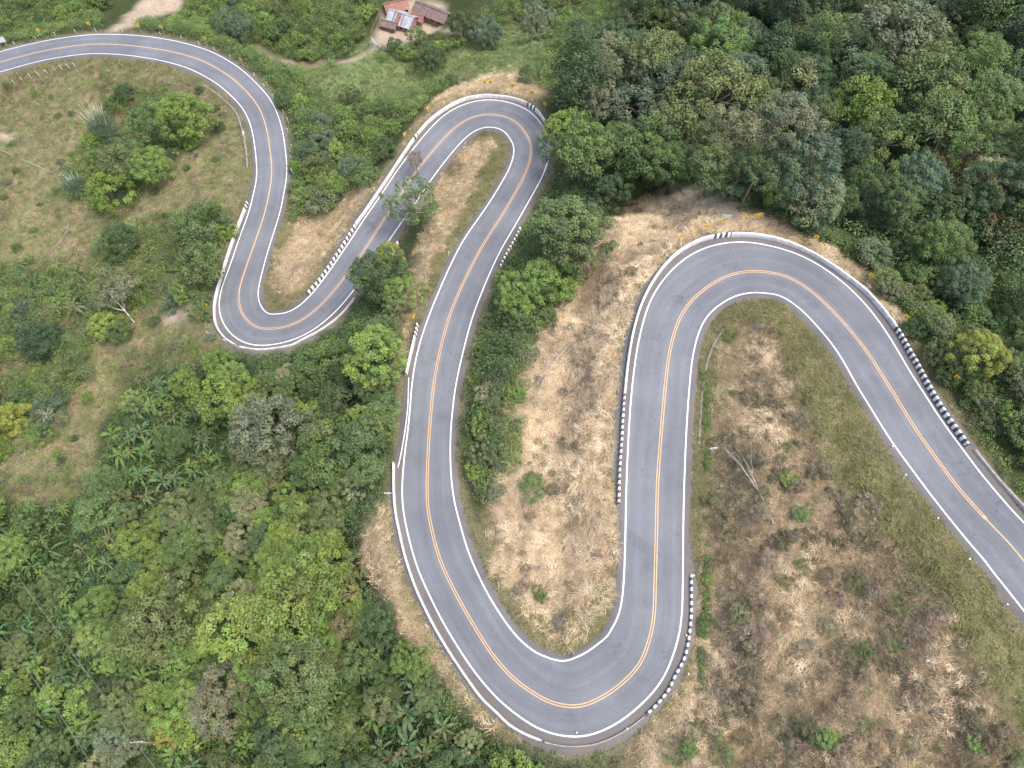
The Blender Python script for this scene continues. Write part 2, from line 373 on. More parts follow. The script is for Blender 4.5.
def ground(P):
    """bilinear height of the finished terrain mesh"""
    P = np.atleast_2d(P); i = np.clip(np.searchsorted(gx, P[:, 0]) - 1, 0, len(gx) - 2); j = np.clip(np.searchsorted(gy, P[:, 1]) - 1, 0, len(gy) - 2)
    fx = (P[:, 0] - gx[i]) / (gx[i+1] - gx[i]); fy = (P[:, 1] - gy[j]) / (gy[j+1] - gy[j]); Z = GZ.reshape(len(gy), len(gx))
    return (Z[j, i] * (1 - fx) + Z[j, i+1] * fx) * (1 - fy) + (Z[j+1, i] * (1 - fx) + Z[j+1, i+1] * fx) * fy
def pick(px, h=0.):
    """the point h metres above the ground that the photograph shows at pixel px"""
    P = np.atleast_2d(np.array(px, float)); d = rays(P); d /= np.linalg.norm(d, axis=1)[:, None]
    t = np.full(len(P), 40.); done = np.zeros(len(P), bool)
    for _ in range(260):
        X = np.array([0, 0, CAM_H]) + d * t[:, None]
        gap = X[:, 2] - ground(X[:, :2]) - h
        done |= gap <= .03
        if done.all(): break
        t = np.where(done, t, t + np.clip(gap * .6, .02, 25))
    X = np.array([0, 0, CAM_H]) + d * t[:, None]; X[:, 2] = ground(X[:, :2]) + h
    return X

# cover zones, read off the photograph (pixel outlines, laid on the hillside)
Z_STRAW = [[(640,195),(690,188),(740,205),(780,222),(850,262),(900,318),(893,322),(860,288),(800,250),(755,236),(700,242),(662,268),(640,305),(628,345),(620,395),(614,480),(612,560),(604,612),(580,645),(545,640),(512,606),(492,560),(484,525),(500,480),(512,400),(528,350),(560,318),(585,262),(605,225)],
 [(395,178),(404,140),(440,97),(480,74),(520,70),(545,95),(530,103),(490,94),(450,108),(402,155),(386,182),(340,240),(318,262),(300,262),(330,215),(372,180)],
 [(268,285),(275,250),(300,218),(332,222),(325,255),(300,290),(282,298)],
 [(478,136),(500,140),(475,190),(440,255),(412,325),(402,380),(392,378),(394,330),(404,285),(420,250),(436,190),(456,150)],
 [(386,490),(395,530),(404,562),(428,620),(468,690),(512,728),(545,745),(500,738),(452,694),(402,626),(362,565),(362,525)]]
Z_BANDS = [[(703,600),(738,585),(748,650),(735,720),(700,772),(640,772),(665,735),(692,690)], [(783,560),(818,548),(826,620),(812,695),(786,690)], [(740,345),(775,335),(800,420),(790,455),(745,430)], [(880,690),(940,650),(985,700),(950,740),(900,740)]]
Z_BRUSH = [[(737,318),(765,312),(790,340),(800,400),(830,470),(870,520),(940,600),(985,660),(1000,720),(1024,760),(1024,775),(690,775),(600,775),(640,735),(690,665),(703,560),(706,470),(716,400),(722,345)]]
Z_VERGE = [[(735,300),(770,298),(805,320),(840,365),(880,430),(920,500),(1024,622),(1024,745),(985,670),(930,590),(870,520),(830,470),(800,400),(782,345),(760,318),(737,320)],
 [(692,560),(692,430),(700,350),(730,305),(738,318),(720,350),(714,400),(706,470),(704,560),(696,660),(660,715),(640,730)],
 [(505,145),(510,150),(508,166),(480,215),(452,255),(425,315),(412,330),(440,255),(475,190),(500,142)],
 [(478,520),(490,560),(512,606),(545,640),(575,648),(604,614),(612,560),(600,560),(575,610),(545,615),(515,590),(500,555),(492,520)],
 [(262,285),(285,190),(300,190),(292,225),(272,255),(268,288),(285,304),(310,292),(300,304),(285,308),(266,306)],
 [(0,78),(65,60),(130,58),(176,68),(215,88),(240,112),(253,150),(252,185),(240,185),(244,150),(232,116),(208,94),(170,76),(125,66),(65,68),(0,88)]]
Z_MEADOW = [[(0,76),(65,62),(130,60),(176,70),(210,90),(235,115),(245,150),(243,200),(225,250),(213,290),(212,330),(222,350),(180,370),(130,375),(95,430),(95,488),(20,515),(0,515)]]
Z_VALLEYGRASS = [[(335,70),(372,36),(380,60),(420,66),(520,20),(545,40),(540,70),(480,76),(430,85),(400,100),(330,100),(300,70)]]
Z_EARTH = [[(372,44),(380,22),(384,8),(420,-2),(448,8),(442,26),(418,40),(400,50),(378,50)],
 [(104,34),(122,20),(134,8),(146,-6),(182,-6),(180,11),(150,18),(132,26),(116,34)],
 [(158,318),(180,300),(196,303),(192,320),(170,326)], [(0,132),(12,134),(16,142),(0,140)], [(700,190),(730,196),(760,215),(735,222),(700,212)]]
PATHS = [[(256,47),(276,60),(306,65.5),(338,63),(356,59),(374,50)], [(442,30),(462,33),(480,30)], [(20,440),(40,400),(60,372)]]
Z_FOREST_R = [[(560,110),(575,70),(610,30),(640,-20),(1050,-20),(1050,330),(930,300),(885,270),(845,255),(800,230),(770,205),(735,190),(690,175),(640,185),(605,205),(585,240),(570,290),(530,330),(512,380),(500,460),(478,510),(466,470),(464,420),(476,350),(500,280),(525,240),(548,190),(556,150)]]
Z_FOREST_L = [[(-30,520),(95,495),(110,420),(150,378),(225,358),(300,352),(352,312),(372,278),(388,262),(402,262),(396,320),(388,380),(396,390),(392,455),(380,510),(356,540),(360,575),(398,630),(446,696),(496,742),(560,752),(600,752),(606,790),(-30,790)]]
Z_SCRUB = [[(-20,-20),(110,-20),(100,30),(0,46),(-20,48)], [(180,20),(200,-20),(375,-20),(370,20),(340,66),(300,60),(262,82),(240,64),(190,40),(135,27),(150,20)],
 [(262,85),(300,62),(340,66),(372,52),(440,44),(540,-20),(640,-20),(600,40),(560,90),(545,92),(520,68),(480,72),(440,92),(400,130),(372,175),(330,210),(295,222),(290,190),(290,140),(278,105)],
 [(-20,265),(60,262),(100,290),(90,380),(40,440),(-20,470)], [(95,240),(160,215),(225,205),(232,230),(212,285),(205,315),(150,300),(100,330)],[(80,150),(120,90),(200,105),(210,130),(170,165),(140,210),(95,210),(50,195)]]

PIX, PDEP = project(np.c_[GP, GZ])
PIX = np.where((PDEP > 5)[:, None], PIX, -9999)
# ragged borders
jit = np.c_[(fbm(GP[:, 0] / 3, GP[:, 1] / 3, 31) - .5) * 26, (fbm(GP[:, 0] / 3, GP[:, 1] / 3, 47) - .5) * 26]
PJ = PIX + jit
gi, gd, glat = road_info(GP)
mask_straw = inany(PJ, Z_STRAW + Z_BANDS).astype(float); mask_brush = inany(PJ, Z_BRUSH) * 1.
mask_verge = inany(PJ, Z_VERGE) * 1.; mask_mead = inany(PJ, Z_MEADOW) * 1.; mask_val = inany(PJ, Z_VALLEYGRASS) * 1.
me_e = inany(PIX + jit * .35, Z_EARTH)
for p in PATHS:
    pp = resamp(np.array(p, float), 60); near_p = nearest(PIX, pp)[1] < 1.5; me_e |= near_p
mask_earth = me_e * 1.
def blur(a, k=2):
    g = a.reshape(len(gy), len(gx))
    for ax in (0, 1):
        g = np.apply_along_axis(lambda r: np.convolve(np.pad(r, k, 'edge'), np.ones(2*k+1) / (2*k+1), 'valid'), ax, g)
    return g.ravel()
cov1 = np.c_[blur(mask_straw), blur(mask_brush), blur(mask_verge)]
cov3 = np.c_[blur(mask_val), GP[:, 0] * 0, GP[:, 0] * 0]
cov2 = np.c_[blur(mask_mead), blur(mask_earth, 1), np.clip(1 - np.abs(gd - .5) / 1.4, 0, 1)]

def ground_mat():
    m, nt, p, _ = new_mat('hillside_ground')
    def att(n):
        a = nt.nodes.new('ShaderNodeAttribute'); a.attribute_name = n
        s = nt.nodes.new('ShaderNodeSeparateXYZ'); nt.links.new(a.outputs['Vector'], s.inputs[0]); return s.outputs
    c3 = att('cov_c'); c1 = att('cov_a'); c2 = att('cov_b')
    n1 = noise(nt, .35, 8, .7); n2 = noise(nt, 1.7, 8, .75); n3 = noise(nt, 5, 6, .75); n4 = noise(nt, .09, 5, .6)
    litter = ramp(nt, n2, [(.3, (.022, .032, .012)), (.5, (.04, .055, .02)), (.7, (.075, .07, .035))])
    straw = ramp(nt, n2, [(.28, (.16, .115, .072)), (.45, (.3, .23, .145)), (.6, (.41, .33, .215)), (.75, (.5, .42, .3))])
    straw = mixc(nt, straw, ramp(nt, n3, [(.3, (.6, .55, .5)), (.7, (1.2, 1.2, 1.2))]), 1., 'MULTIPLY')
    brush = ramp(nt, n2, [(.28, (.08, .06, .04)), (.45, (.17, .125, .08)), (.6, (.27, .2, .125)), (.75, (.37, .29, .185))])
    straw = mixc(nt, straw, (.26, .195, .125), ramp(nt, n1, [(.53, (0, 0, 0)), (.68, (.75, .75, .75))]))
    brush = mixc(nt, brush, (.08, .10, .035), ramp(nt, n1, [(.52, (0, 0, 0)), (.7, (.75, .75, .75))]))
    verge = ramp(nt, n2, [(.3, (.07, .085, .028)), (.5, (.13, .13, .055)), (.7, (.25, .2, .115))])
    mead = ramp(nt, n2, [(.28, (.07, .09, .03)), (.45, (.11, .14, .045)), (.6, (.17, .17, .07)), (.75, (.26, .21, .12))])
    mead = mixc(nt, mead, ramp(nt, n3, [(.35, (.16, .12, .075)), (.65, (.27, .215, .145))]), ramp(nt, n1, [(.45, (0, 0, 0)), (.58, (.9, .9, .9))]))
    mead = mixc(nt, mead, (.055, .08, .028), ramp(nt, n2, [(.55, (0, 0, 0)), (.7, (.7, .7, .7))]))
    earth = ramp(nt, n2, [(.3, (.23, .175, .125)), (.55, (.35, .285, .21)), (.75, (.46, .39, .3))])
    soil = ramp(nt, n2, [(.3, (.09, .085, .06)), (.7, (.2, .18, .13))])
    vall = ramp(nt, n2, [(.3, (.07, .10, .04)), (.5, (.12, .16, .06)), (.7, (.19, .21, .095))])
    c = mixc(nt, litter, vall, c3[0])
    for col, f in ((mead, c2[0]), (straw, c1[0]), (brush, c1[1]), (verge, c1[2])): c = mixc(nt, c, col, f)
    c = mixc(nt, c, soil, c2[2]); c = mixc(nt, c, earth, c2[1])
    c = mixc(nt, c, ramp(nt, n3, [(.3, (.68, .68, .68)), (.7, (1.3, 1.3, 1.3))]), 1., 'MULTIPLY')
    c = mixc(nt, c, ramp(nt, noise(nt, 14, 4, .7), [(.3, (.8, .8, .8)), (.7, (1.2, 1.2, 1.2))]), 1., 'MULTIPLY')
    nt.links.new(c, p.inputs['Base Color']); p.inputs['Roughness'].default_value = .95; p.inputs['Specular IOR Level'].default_value = .15
    b = N(nt, 'ShaderNodeBump', Strength=.8, Distance=.25); nt.links.new(n2, b.inputs['Height']); nt.links.new(b.outputs[0], p.inputs['Normal'])
    return m
def build_terrain():
    nx = len(gx); a = (np.arange(len(gy) - 1)[:, None] * nx + np.arange(nx - 1)[None]).ravel()
    F = np.c_[a, a + 1, a + nx + 1, a + nx]
    tag(link('terrain', mesh_np('terrain', np.c_[GP, GZ], F, ground_mat(), vattr={'cov_a': cov1, 'cov_b': cov2, 'cov_c': cov3}, smoothed=True)), kind='structure')
# ------------------------------------------------------------------ leaves, crowns, plants
def unit(v): return v / np.maximum(np.linalg.norm(v, axis=-1, keepdims=True), 1e-9)
def leaf_quads(c, n, size, rng, aspect=.55, droop=.2):
    """one bent, pointed blade per centre"""
    k = len(c); t = unit(np.cross(n, rng.normal(size=(k, 3)))); b = np.cross(n, t)
    s = (np.zeros(k) + size)[:, None] * rng.uniform(.65, 1.35, (k, 1))
    V = np.stack([c - t * s * .5 - n * s * droop * .5, c + b * s * aspect * .5, c + t * s * .5 - n * s * droop, c - b * s * aspect * .5], 1)
    return V.reshape(-1, 3), np.arange(4 * k).reshape(k, 4)
def puffs(centers, radii, per, leaf, rng, up=.55, lo=-.45, flat=1., tints=None, hue=.12, aspect=.55):
    """leaf quads spread over many rounded sprays; tint is each leaf's own colour"""
    m = len(centers); centers = np.asarray(centers); radii = np.asarray(radii)
    cnt = np.maximum((per * (radii / radii.mean()) ** 1.7).astype(int), 8)
    idx = np.repeat(np.arange(m), cnt); k = len(idx)
    d = unit(rng.normal(size=(k, 3))); d[:, 2] = np.where(d[:, 2] < lo, -d[:, 2], d[:, 2])
    rad = radii[idx][:, None] * (.45 + .62 * rng.random((k, 1)) ** .6)
    off = d * rad; off[:, 2] *= flat
    c = centers[idx] + off
    n = unit(d * .75 + np.array([0, 0, up]) + rng.normal(size=(k, 3)) * .42)
    V, F = leaf_quads(c, n, leaf, rng, aspect)
    pt = np.ones((m, 3)) if tints is None else np.asarray(tints)
    t = pt[idx] * rng.uniform(1 - hue * 1.6, 1 + hue * 1.6, (k, 1)) * (1 + rng.normal(size=(k, 3)) * hue * .32)
    return V, F, np.clip(t, .01, 2)
def crown_mesh(name, seed, R_=3., hgt=.75, npuff=46, per=130, leaf=.3, pr=(.2, .34), gaps=.12, shape='dome', tintvar=.26, mat=None, lean=.25):
    rng = np.random.default_rng(seed); C_ = []; r_ = []; ga = 2.39996
    nl = rng.integers(4, 7); lob = unit(rng.normal(size=(nl, 3)) * [1, 1, .5]); amp = rng.uniform(.05, .42, nl)
    for i in range(npuff):
        f = (i + .5) / npuff
        if shape == 'column':
            z = -1 + 2 * f; rr = math.sqrt(max(0, 1 - abs(z) ** 2.4)); d = np.array([math.cos(ga*i) * rr, math.sin(ga*i) * rr, z])
        elif shape == 'umbrella':
            rr = math.sqrt(f); d = np.array([math.cos(ga*i) * rr, math.sin(ga*i) * rr, .55 - .55 * rr * rr])
        elif shape == 'cone':
            rr = f ** .8 * .95; d = np.array([math.cos(ga*i) * rr, math.sin(ga*i) * rr, 1 - 1.9 * f])
        else:
            z = 1 - 1.45 * f; rr = math.sqrt(max(0, 1 - z * z)); d = np.array([math.cos(ga*i) * rr, math.sin(ga*i) * rr, z])
        if rng.random() < gaps: continue
        b = .8 + (amp * np.clip(lob @ d, 0, 1) ** 2).sum() * 1. + rng.normal() * .07
        if rng.random() < .22: b *= rng.uniform(.5, .8)
        p = d * R_ * b * [1, 1, hgt] + rng.normal(size=3) * R_ * .05
        C_.append(p); r_.append(R_ * rng.uniform(*pr) * (1 if shape != 'cone' else .4 + .7 * f))
    m = len(C_); tv = rng.uniform(1 - tintvar, 1 + tintvar, (m, 1)) * (1 + rng.normal(size=(m, 3)) * [.05, .03, .08])
    V, F, t = puffs(C_, r_, per, leaf, rng, tints=tv)
    return mesh_np(name, V, F, mat or M_LEAF, fcol=t)
def trunk_mesh(name, seed, H=4.2, R_=3., rad=.16, limbs=7, mat=None):
    """bole from -H up to the crown, limbs reaching out into it; origin at the crown's centre"""
    rng = random.Random(seed); b = MB(); x = rng.uniform(-.3, .3); y = rng.uniform(-.3, .3)
    b.tube([(x*2, y*2, -H - .6), (x, y, -H * .55), (0, 0, -R_ * .25), (0, 0, R_ * .25)], [rad * 1.25, rad, rad * .75, rad * .35], 7)
    for k in range(limbs):
        a = k * 2.4 + rng.uniform(-.4, .4); z0 = rng.uniform(-R_ * .5, 0); l = R_ * rng.uniform(.6, .88); e = rng.uniform(.1, .5) * R_
        mid = (math.cos(a) * l * .5, math.sin(a) * l * .5, z0 + e * .6); end = (math.cos(a + .2) * l, math.sin(a + .2) * l, z0 + e)
        b.tube([(0, 0, z0), mid, end], [rad * .5, rad * .33, rad * .12], 5)
        b.tube([mid, (mid[0] * 1.3 - math.sin(a) * l * .3, mid[1] * 1.3 + math.cos(a) * l * .3, mid[2] + e * .5)], [rad * .28, rad * .09], 4)
    return b.mesh(name, mat or M_BARK, True)

CROWNS = {}; TRUNKS = []
def make_crowns():
    for k in range(5): CROWNS.setdefault('round', []).append(crown_mesh('crown', 100 + k, 3., .8, 54, 125, .30))
    for k in range(4): CROWNS.setdefault('fine', []).append(crown_mesh('crown', 130 + k, 3., .75, 74, 130, .22, (.15, .24), .1))
    for k in range(4): CROWNS.setdefault('big', []).append(crown_mesh('crown', 160 + k, 3., .72, 96, 105, .22, (.13, .24), .12))
    for k in range(3): CROWNS.setdefault('loose', []).append(crown_mesh('crown', 190 + k, 3., .8, 54, 62, .27, (.14, .24), .34))
    for k in range(3): CROWNS.setdefault('umbrella', []).append(crown_mesh('crown', 220 + k, 3., .8, 80, 85, .2, (.13, .2), .1, 'umbrella'))
    for k in range(2): CROWNS.setdefault('column', []).append(crown_mesh('crown', 250 + k, 3., 2.1, 70, 120, .3, (.3, .42), .1, 'column'))
    CROWNS['cone'] = [crown_mesh('crown', 270, 3., 1.9, 60, 90, .4, (.25, .36), .05, 'cone')]
    for k in range(4): CROWNS.setdefault('bush', []).append(crown_mesh('foliage', 300 + k, 1.5, .75, 34, 75, .19, (.22, .36), .08))
    for k in range(3): CROWNS.setdefault('drybush', []).append(crown_mesh('foliage', 330 + k, 1.5, .6, 40, 40, .14, (.16, .28), .2, tintvar=.3))
    for k in range(4): TRUNKS.append(trunk_mesh('trunk', 400 + k)); 
    TRUNKS.append(trunk_mesh('trunk', 420, limbs=12, rad=.2, mat=M_PALEBARK))
    TRUNKS.append(trunk_mesh('trunk', 421, limbs=12, rad=.2, mat=M_PALEBARK))
    TRUNKS.append(trunk_mesh('trunk', 431, H=1.2, R_=1.5, rad=.06, limbs=6))
    TRUNKS.append(trunk_mesh('trunk', 432, H=1.2, R_=1.5, rad=.06, limbs=6))

# linear base colours of foliage
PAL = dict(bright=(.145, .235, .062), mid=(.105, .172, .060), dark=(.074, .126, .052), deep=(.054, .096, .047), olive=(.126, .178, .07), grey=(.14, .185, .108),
           greyolive=(.148, .178, .095), yellow=(.225, .265, .065), blue=(.09, .148, .086), pale=(.215, .25, .125), rust=(.2, .165, .085), brown=(.185, .165, .105), lime=(.175, .27, .075), twig=(.2, .19, .135))
WORDS = dict(bright='bright green', mid='mid green', dark='dark green', deep='very dark green', olive='olive green', grey='grey green', greyolive='dull grey olive',
             yellow='yellow green', blue='bluish green', pale='pale green', rust='rusty orange', brown='brownish', lime='light lime green', twig='twiggy grey brown')
PAL = {k: (v[0] * 1.24, v[1] * 1.13, v[2] * 1.13) for k, v in PAL.items()}
ROADMASK = None
def road_px_clear(px, rad, tol=1.):
    """does a disc at pixel px with radius rad leave the asphalt uncovered?"""
    a = np.arange(12) * math.pi / 6
    Q = np.r_[[px], np.c_[px[0] + rad * np.cos(a), px[1] + rad * np.sin(a)], np.c_[px[0] + .55 * rad * np.cos(a), px[1] + .55 * rad * np.sin(a)]]
    i, d = nearest(Q, cpx)
    ppm = FPX / project(C3[i])[1]
    hw = (np.maximum(HL, HR) + np.maximum(SHL_(), SHR_()))[i] * ppm * .92
    return bool((d > hw * tol).all())
def SHL_(): return SHL
def SHR_(): return SHR
PLACED = []
def place_tree(px, rpx, kind, col, label, group=None, name='broadleaf_tree', cat='tree', hfac=1.5, tr=None, squash=None, var=.12, two=False):
    rng = random.Random(int(px[0] * 131 + px[1] * 7919)); base = 1.5 if kind in ('bush', 'drybush') else 3.
    # crown radius in metres from its size in the photograph, then the height of its centre above the ground
    g = pick([px], 0)[0]; dep = project(g)[1][0]
    r = rpx * dep / FPX; h = r * hfac
    c = pick([px], h)[0]; r = rpx * project(c)[1][0] / FPX; s = r / base
    gz = ground(c[None, :2])[0]
    e = empty(name, (c[0], c[1], gz), rng.uniform(0, 6.28))
    ch = link('foliage' if base == 1.5 else 'crown', rng.choice(CROWNS[kind]), e)
    ch.location = (0, 0, c[2] - gz); sq = squash or rng.uniform(.9, 1.15)
    ch.scale = (s * rng.uniform(.92, 1.08), s * rng.uniform(.92, 1.08), s * sq)
    k = PAL[col]; f = rng.uniform(1 - var, 1 + var)
    ch.color = (k[0] * f * rng.uniform(.92, 1.08), k[1] * f, k[2] * f * rng.uniform(.9, 1.1), 1)
    tm = tr if tr is not None else (rng.choice(TRUNKS[6:8]) if base == 1.5 else rng.choice(TRUNKS[:4]))
    t = link('stem' if base == 1.5 else 'trunk', tm, e); t.location = ch.location; t.scale = (s, s, max((c[2] - gz) / (4.2 if base == 3. else 1.2), s * .5))
    tag(e, label, cat, group); PLACED.append((c[0], c[1], r, px[0], px[1], rpx)); return e
# ------------------------------------------------------------------ trees one can single out in the photograph
KEY = [
 # (px, radius px, crown, colour, label, height factor)
 ((607,62),29,'fine','grey','big grey green domed tree above the middle hairpin',1.4),
 ((660,57),33,'umbrella','olive','wide flat topped olive tree showing its pale forked limbs',1.6),
 ((575,104),14,'loose','pale','small pale yellowish tree beside the end of the middle hairpin wall',1.9),
 ((565,128),19,'round','bright','bright green tree leaning over the outer lane of the middle hairpin',1.3),
 ((552,150),15,'loose','mid','thin leafed tree covering the white line at the end of the middle hairpin',2.0),
 ((716,96),40,'big','olive','broad olive and yellow tinged tree in the middle of the upper forest',1.3),
 ((640,112),25,'round','blue','bluish green tree beneath the grey domed one',1.4),
 ((676,128),30,'big','olive','wide olive tree with drooping lower boughs left of the hollow',1.3),
 ((735,138),25,'fine','greyolive','dull olive tree just above the dry bank of the right bend',1.3),
 ((800,88),16,'column','pale','tall narrow pale green tree like a pillar in the dark forest',1.6),
 ((835,36),21,'loose','olive','tall olive brown tree at the top of the dark forest',1.7),
 ((784,55),26,'round','deep','very dark bluish tree between the pillar tree and the wide olive one',1.3),
 ((866,112),24,'round','bright','bright green tree left of the broad flat crowned tree',1.5),
 ((904,40),40,'big','grey','large grey green tree near the top right with speckled leaves',1.3),
 ((950,122),41,'umbrella','mid','broad flat crowned dark green tree with pale limbs at its lower edge',1.5),
 ((959,76),9,'cone','lime','small bright lime green spire above the broad flat crowned tree',2.4),
 ((806,160),33,'big','blue','bluish green tree with two rounded heads above the right bend',1.3),
 ((944,172),22,'loose','rust','orange brown tinged tree below the broad flat crowned tree',1.5),
 ((988,182),22,'fine','pale','pale olive tree to the right of the orange brown one',1.5),
 ((783,196),15,'round','lime','light green leafy tree at the edge of the dry bank',1.3),
 ((866,186),20,'round','dark','dark tree in the shady gully above the right bend',1.4),
 ((565,228),34,'fine','olive','large dull olive tree between the middle road and the dry bank',1.0),
 ((546,280),24,'fine','bright','green tree on the lower edge of the large dull olive tree',.9),
 ((517,300),19,'fine','bright','bright green tree beside the middle road above the long leafy strip',.9),
 ((491,395),15,'fine','pale','pale green shrubby tree beside the middle road',.8),
 ((489,452),14,'fine','greyolive','sparse grey olive tree at the foot of the leafy strip',.8),
 ((985,350),21,'fine','yellow','yellow green bushy tree to the right of the chevron wall',1.1),
 ((940,245),24,'fine','mid','feathery mid green tree on the slope over the striped wall',1.1),
 ((1000,235),20,'loose','rust','reddish leaved tree at the right picture edge',1.1),
 ((965,285),20,'fine','blue','bluish feathery tree above the yellow green one',1.1),
 ((410,203),24,'loose','mid','thin grey olive tree in front of the road left of the middle hairpin',1.5),
 ((375,276),25,'big','dark','dense dark tree hiding the outer lane above the left hairpin',1.2),
 ((388,255),13,'fine','yellow','yellow topped tree beside the dense dark one',1.6),
 ((374,352),27,'big','lime','bright light green tree with a soft round crown below the left hairpin',1.2),
 ((345,402),23,'round','dark','dark green tree below the soft light green one',1.2),
 ((318,366),22,'round','mid','green bushy tree just beneath the left hairpin wall',1.1),
 ((262,432),36,'big','grey','large grey green tree under the bare branched one',1.2),
 ((226,398),24,'round','bright','bright bushy tree above the banana patch',1.1),
 ((205,514),12,'fine','pale','small round pale yellow green tree in the lower forest',1.7),
 ((283,535),14,'round','lime','small light green tree with lobed crown in the lower forest',1.7),
 ((291,606),30,'round','bright','large bright green tree with bold leaf clumps',1.4),
 ((301,676),33,'big','olive','large smooth olive tree next to the bold bright one',1.3),
 ((152,628),30,'big','olive','wide yellowish olive tree at the lower left',1.3),
 ((155,702),20,'fine','bright','round green tree below the wide yellowish olive one',1.4),
 ((116,744),20,'fine','grey','spiky grey green tree near the power line',1.4),
 ((124,694),7,'fine','yellow','tiny yellow green round tree between the power line and forest',2.5),
 ((171,731),13,'fine','yellow','small yellow green tree among banana plants',1.8),
 ((215,702),27,'fine','greyolive','dull olive tree speckled with pale yellow leaves',1.3),
 ((238,626),27,'round','lime','light green tree near the middle of the lower forest',1.4),
 ((351,592),15,'loose','yellow','tree with yellow flowers on its top',1.6),
 ((160,566),12,'fine','lime','small yellow green ball shaped tree',1.8),
 ((331,463),26,'round','mid','mid green tree halfway down the lower forest',1.2),
 ((330,560),22,'round','bright','fresh green tree by the dry bank of the bottom bend',1.2),
 ((152,122),24,'fine','mid','dense round bush like tree inside the top left bend',1.0),
 ((184,117),23,'fine','bright','dense round green tree under the top left bend',1.0),
 ((128,163),20,'round','olive','olive tree standing beside the bamboo',1.2),
 ((150,168),18,'fine','bright','yellowish green tree right of the bamboo',1.1),
 ((108,190),17,'round','bright','leafy green tree below the second bamboo clump',1.1),
 ((197,232),22,'round','mid','green tree left of the wall above the left hairpin',1.0),
 ((203,268),20,'round','olive','olive tree left of the hairpin wall',1.0),
 ((122,240),16,'fine','dark','dark bush like tree on the left slope',1.0),
 ((118,288),22,'loose','greyolive','faded yellowish tree over the dead white trunk',1.1),
 ((42,342),17,'fine','deep','dark bluish tree near the left picture edge',1.0),
 ((45,414),15,'loose','blue','bluish thin leafed tree on the dry slope at left',1.0),
 ((10,420),17,'fine','yellow','yellow green bush like tree at the left picture edge',1.0),
 ((120,330),10,'round','mid','small green round tree beside the dead white trunk',1.0),
 ((234,27),16,'fine','blue','bluish rounded tree behind the top left bend',.9),
 ((489,33),15,'fine','blue','round dark bush like tree in the upper meadow',.9),
 ((432,58),13,'fine','dark','dark bushy tree below the farm yard',.9),
 ((537,25),17,'fine','grey','grey green feathery tree at the edge of the upper meadow',.9),
 ((463,26),12,'round','dark','dark tree next to the long brown farm roof',1.1),
 ((418,36),8,'fine','mid','small green tree in front of the farm house',1.1),
 ((395,46),6,'round','dark','small dark bush in the farm yard',1.0)]
def build_key_trees():
    for px, r, kind, col, lab, hf in KEY:
        pale = kind in ('umbrella', 'loose')
        place_tree(px, r, kind, col, lab, hfac=hf, tr=TRUNKS[4 + (int(px[0]) & 1)] if pale else None, var=.04)

LM = [((607,62),'the grey domed tree'),((660,57),'the flat topped olive tree'),((716,96),'the broad olive tree'),((735,140),'the tree over the dry bank'),
 ((800,88),'the pale pillar tree'),((835,36),'the tall olive brown tree'),((904,40),'the speckled grey green tree'),((950,122),'the flat crowned dark tree'),
 ((806,160),'the two headed bluish tree'),((944,172),'the orange brown tree'),((783,196),'the light green bank tree'),((866,186),'the shady gully'),
 ((1000,235),'the reddish edge tree'),((985,350),'the yellow green bushy tree'),((930,400),'the striped wall'),((1005,450),'the road at the right edge'),
 ((565,228),'the large dull olive tree'),((491,395),'the leafy strip trees'),((560,130),'the middle hairpin end'),
 ((375,276),'the dense dark tree'),((374,352),'the soft light green tree'),((262,432),'the large grey green tree'),((205,514),'the small pale round tree'),
 ((291,606),'the bold bright tree'),((301,676),'the smooth olive tree'),((152,628),'the yellowish olive tree'),((116,744),'the spiky grey tree'),
 ((351,592),'the yellow flowering tree'),((331,463),'the mid slope tree'),((450,720),'the bottom bend wall'),((180,440),'the upper banana patch'),((60,620),'the lower banana patch'),
 ((20,20),'the white signboard'),((122,20),'the dirt track mouth'),((210,30),'the top left bend'),((285,30),'the footpath end'),((340,50),'the meadow footpath'),
 ((400,25),'the farm yard'),((489,33),'the round meadow bush'),((290,110),'the road down to the hairpin'),((340,150),'the valley scrub middle'),((400,110),'the middle hairpin wall'),
 ((330,200),'the grey straw patch shrub'),((120,130),'the bamboo clump'),((184,117),'the dense round trees'),((75,190),'the second bamboo clump'),((200,235),'the left hairpin wall'),
 ((128,300),'the dead white trunk'),((42,342),'the dark bluish tree'),((10,420),'the yellow edge bush'),((60,250),'the grassy left slope'),((20,120),'the bare earth patch'),((100,400),'the dry left slope'),
 ((760,490),'the fallen dead tree'),((830,735),'the green clump in the brush'),((711,449),'the white sign back'),((690,640),'the striped kerb'),((830,330),'the inner bend verge'),((900,640),'the brush under the verge'),((950,740),'the bottom right corner'),((760,400),'the upper brush'),
 ((580,380),'the fallen pale branches'),((550,480),'the green clump in the straw'),((660,215),'the bank over the bend'),((560,600),'the bottom bend inside')]
LMP = np.array([p for p, _ in LM], float)
NOTES = {}
def note(e, px, first, where_noun):
    """remember a filled-in plant; name_all() words its label against the nearest landmark once all stand"""
    i, d = nearest(np.array([px], float), LMP); i = int(i[0]); dx, dy = px[0] - LMP[i, 0], px[1] - LMP[i, 1]
    if d[0] < 7: w = 'at'
    elif abs(dx) > 2.2 * abs(dy): w = 'right of' if dx > 0 else 'left of'
    elif abs(dy) > 2.2 * abs(dx): w = 'below' if dy > 0 else 'above'
    else: w = ('below ' if dy > 0 else 'above ') + ('and right of' if dx > 0 else 'and left of')
    NOTES.setdefault((first, w, LM[i][1]), []).append((d[0], e))
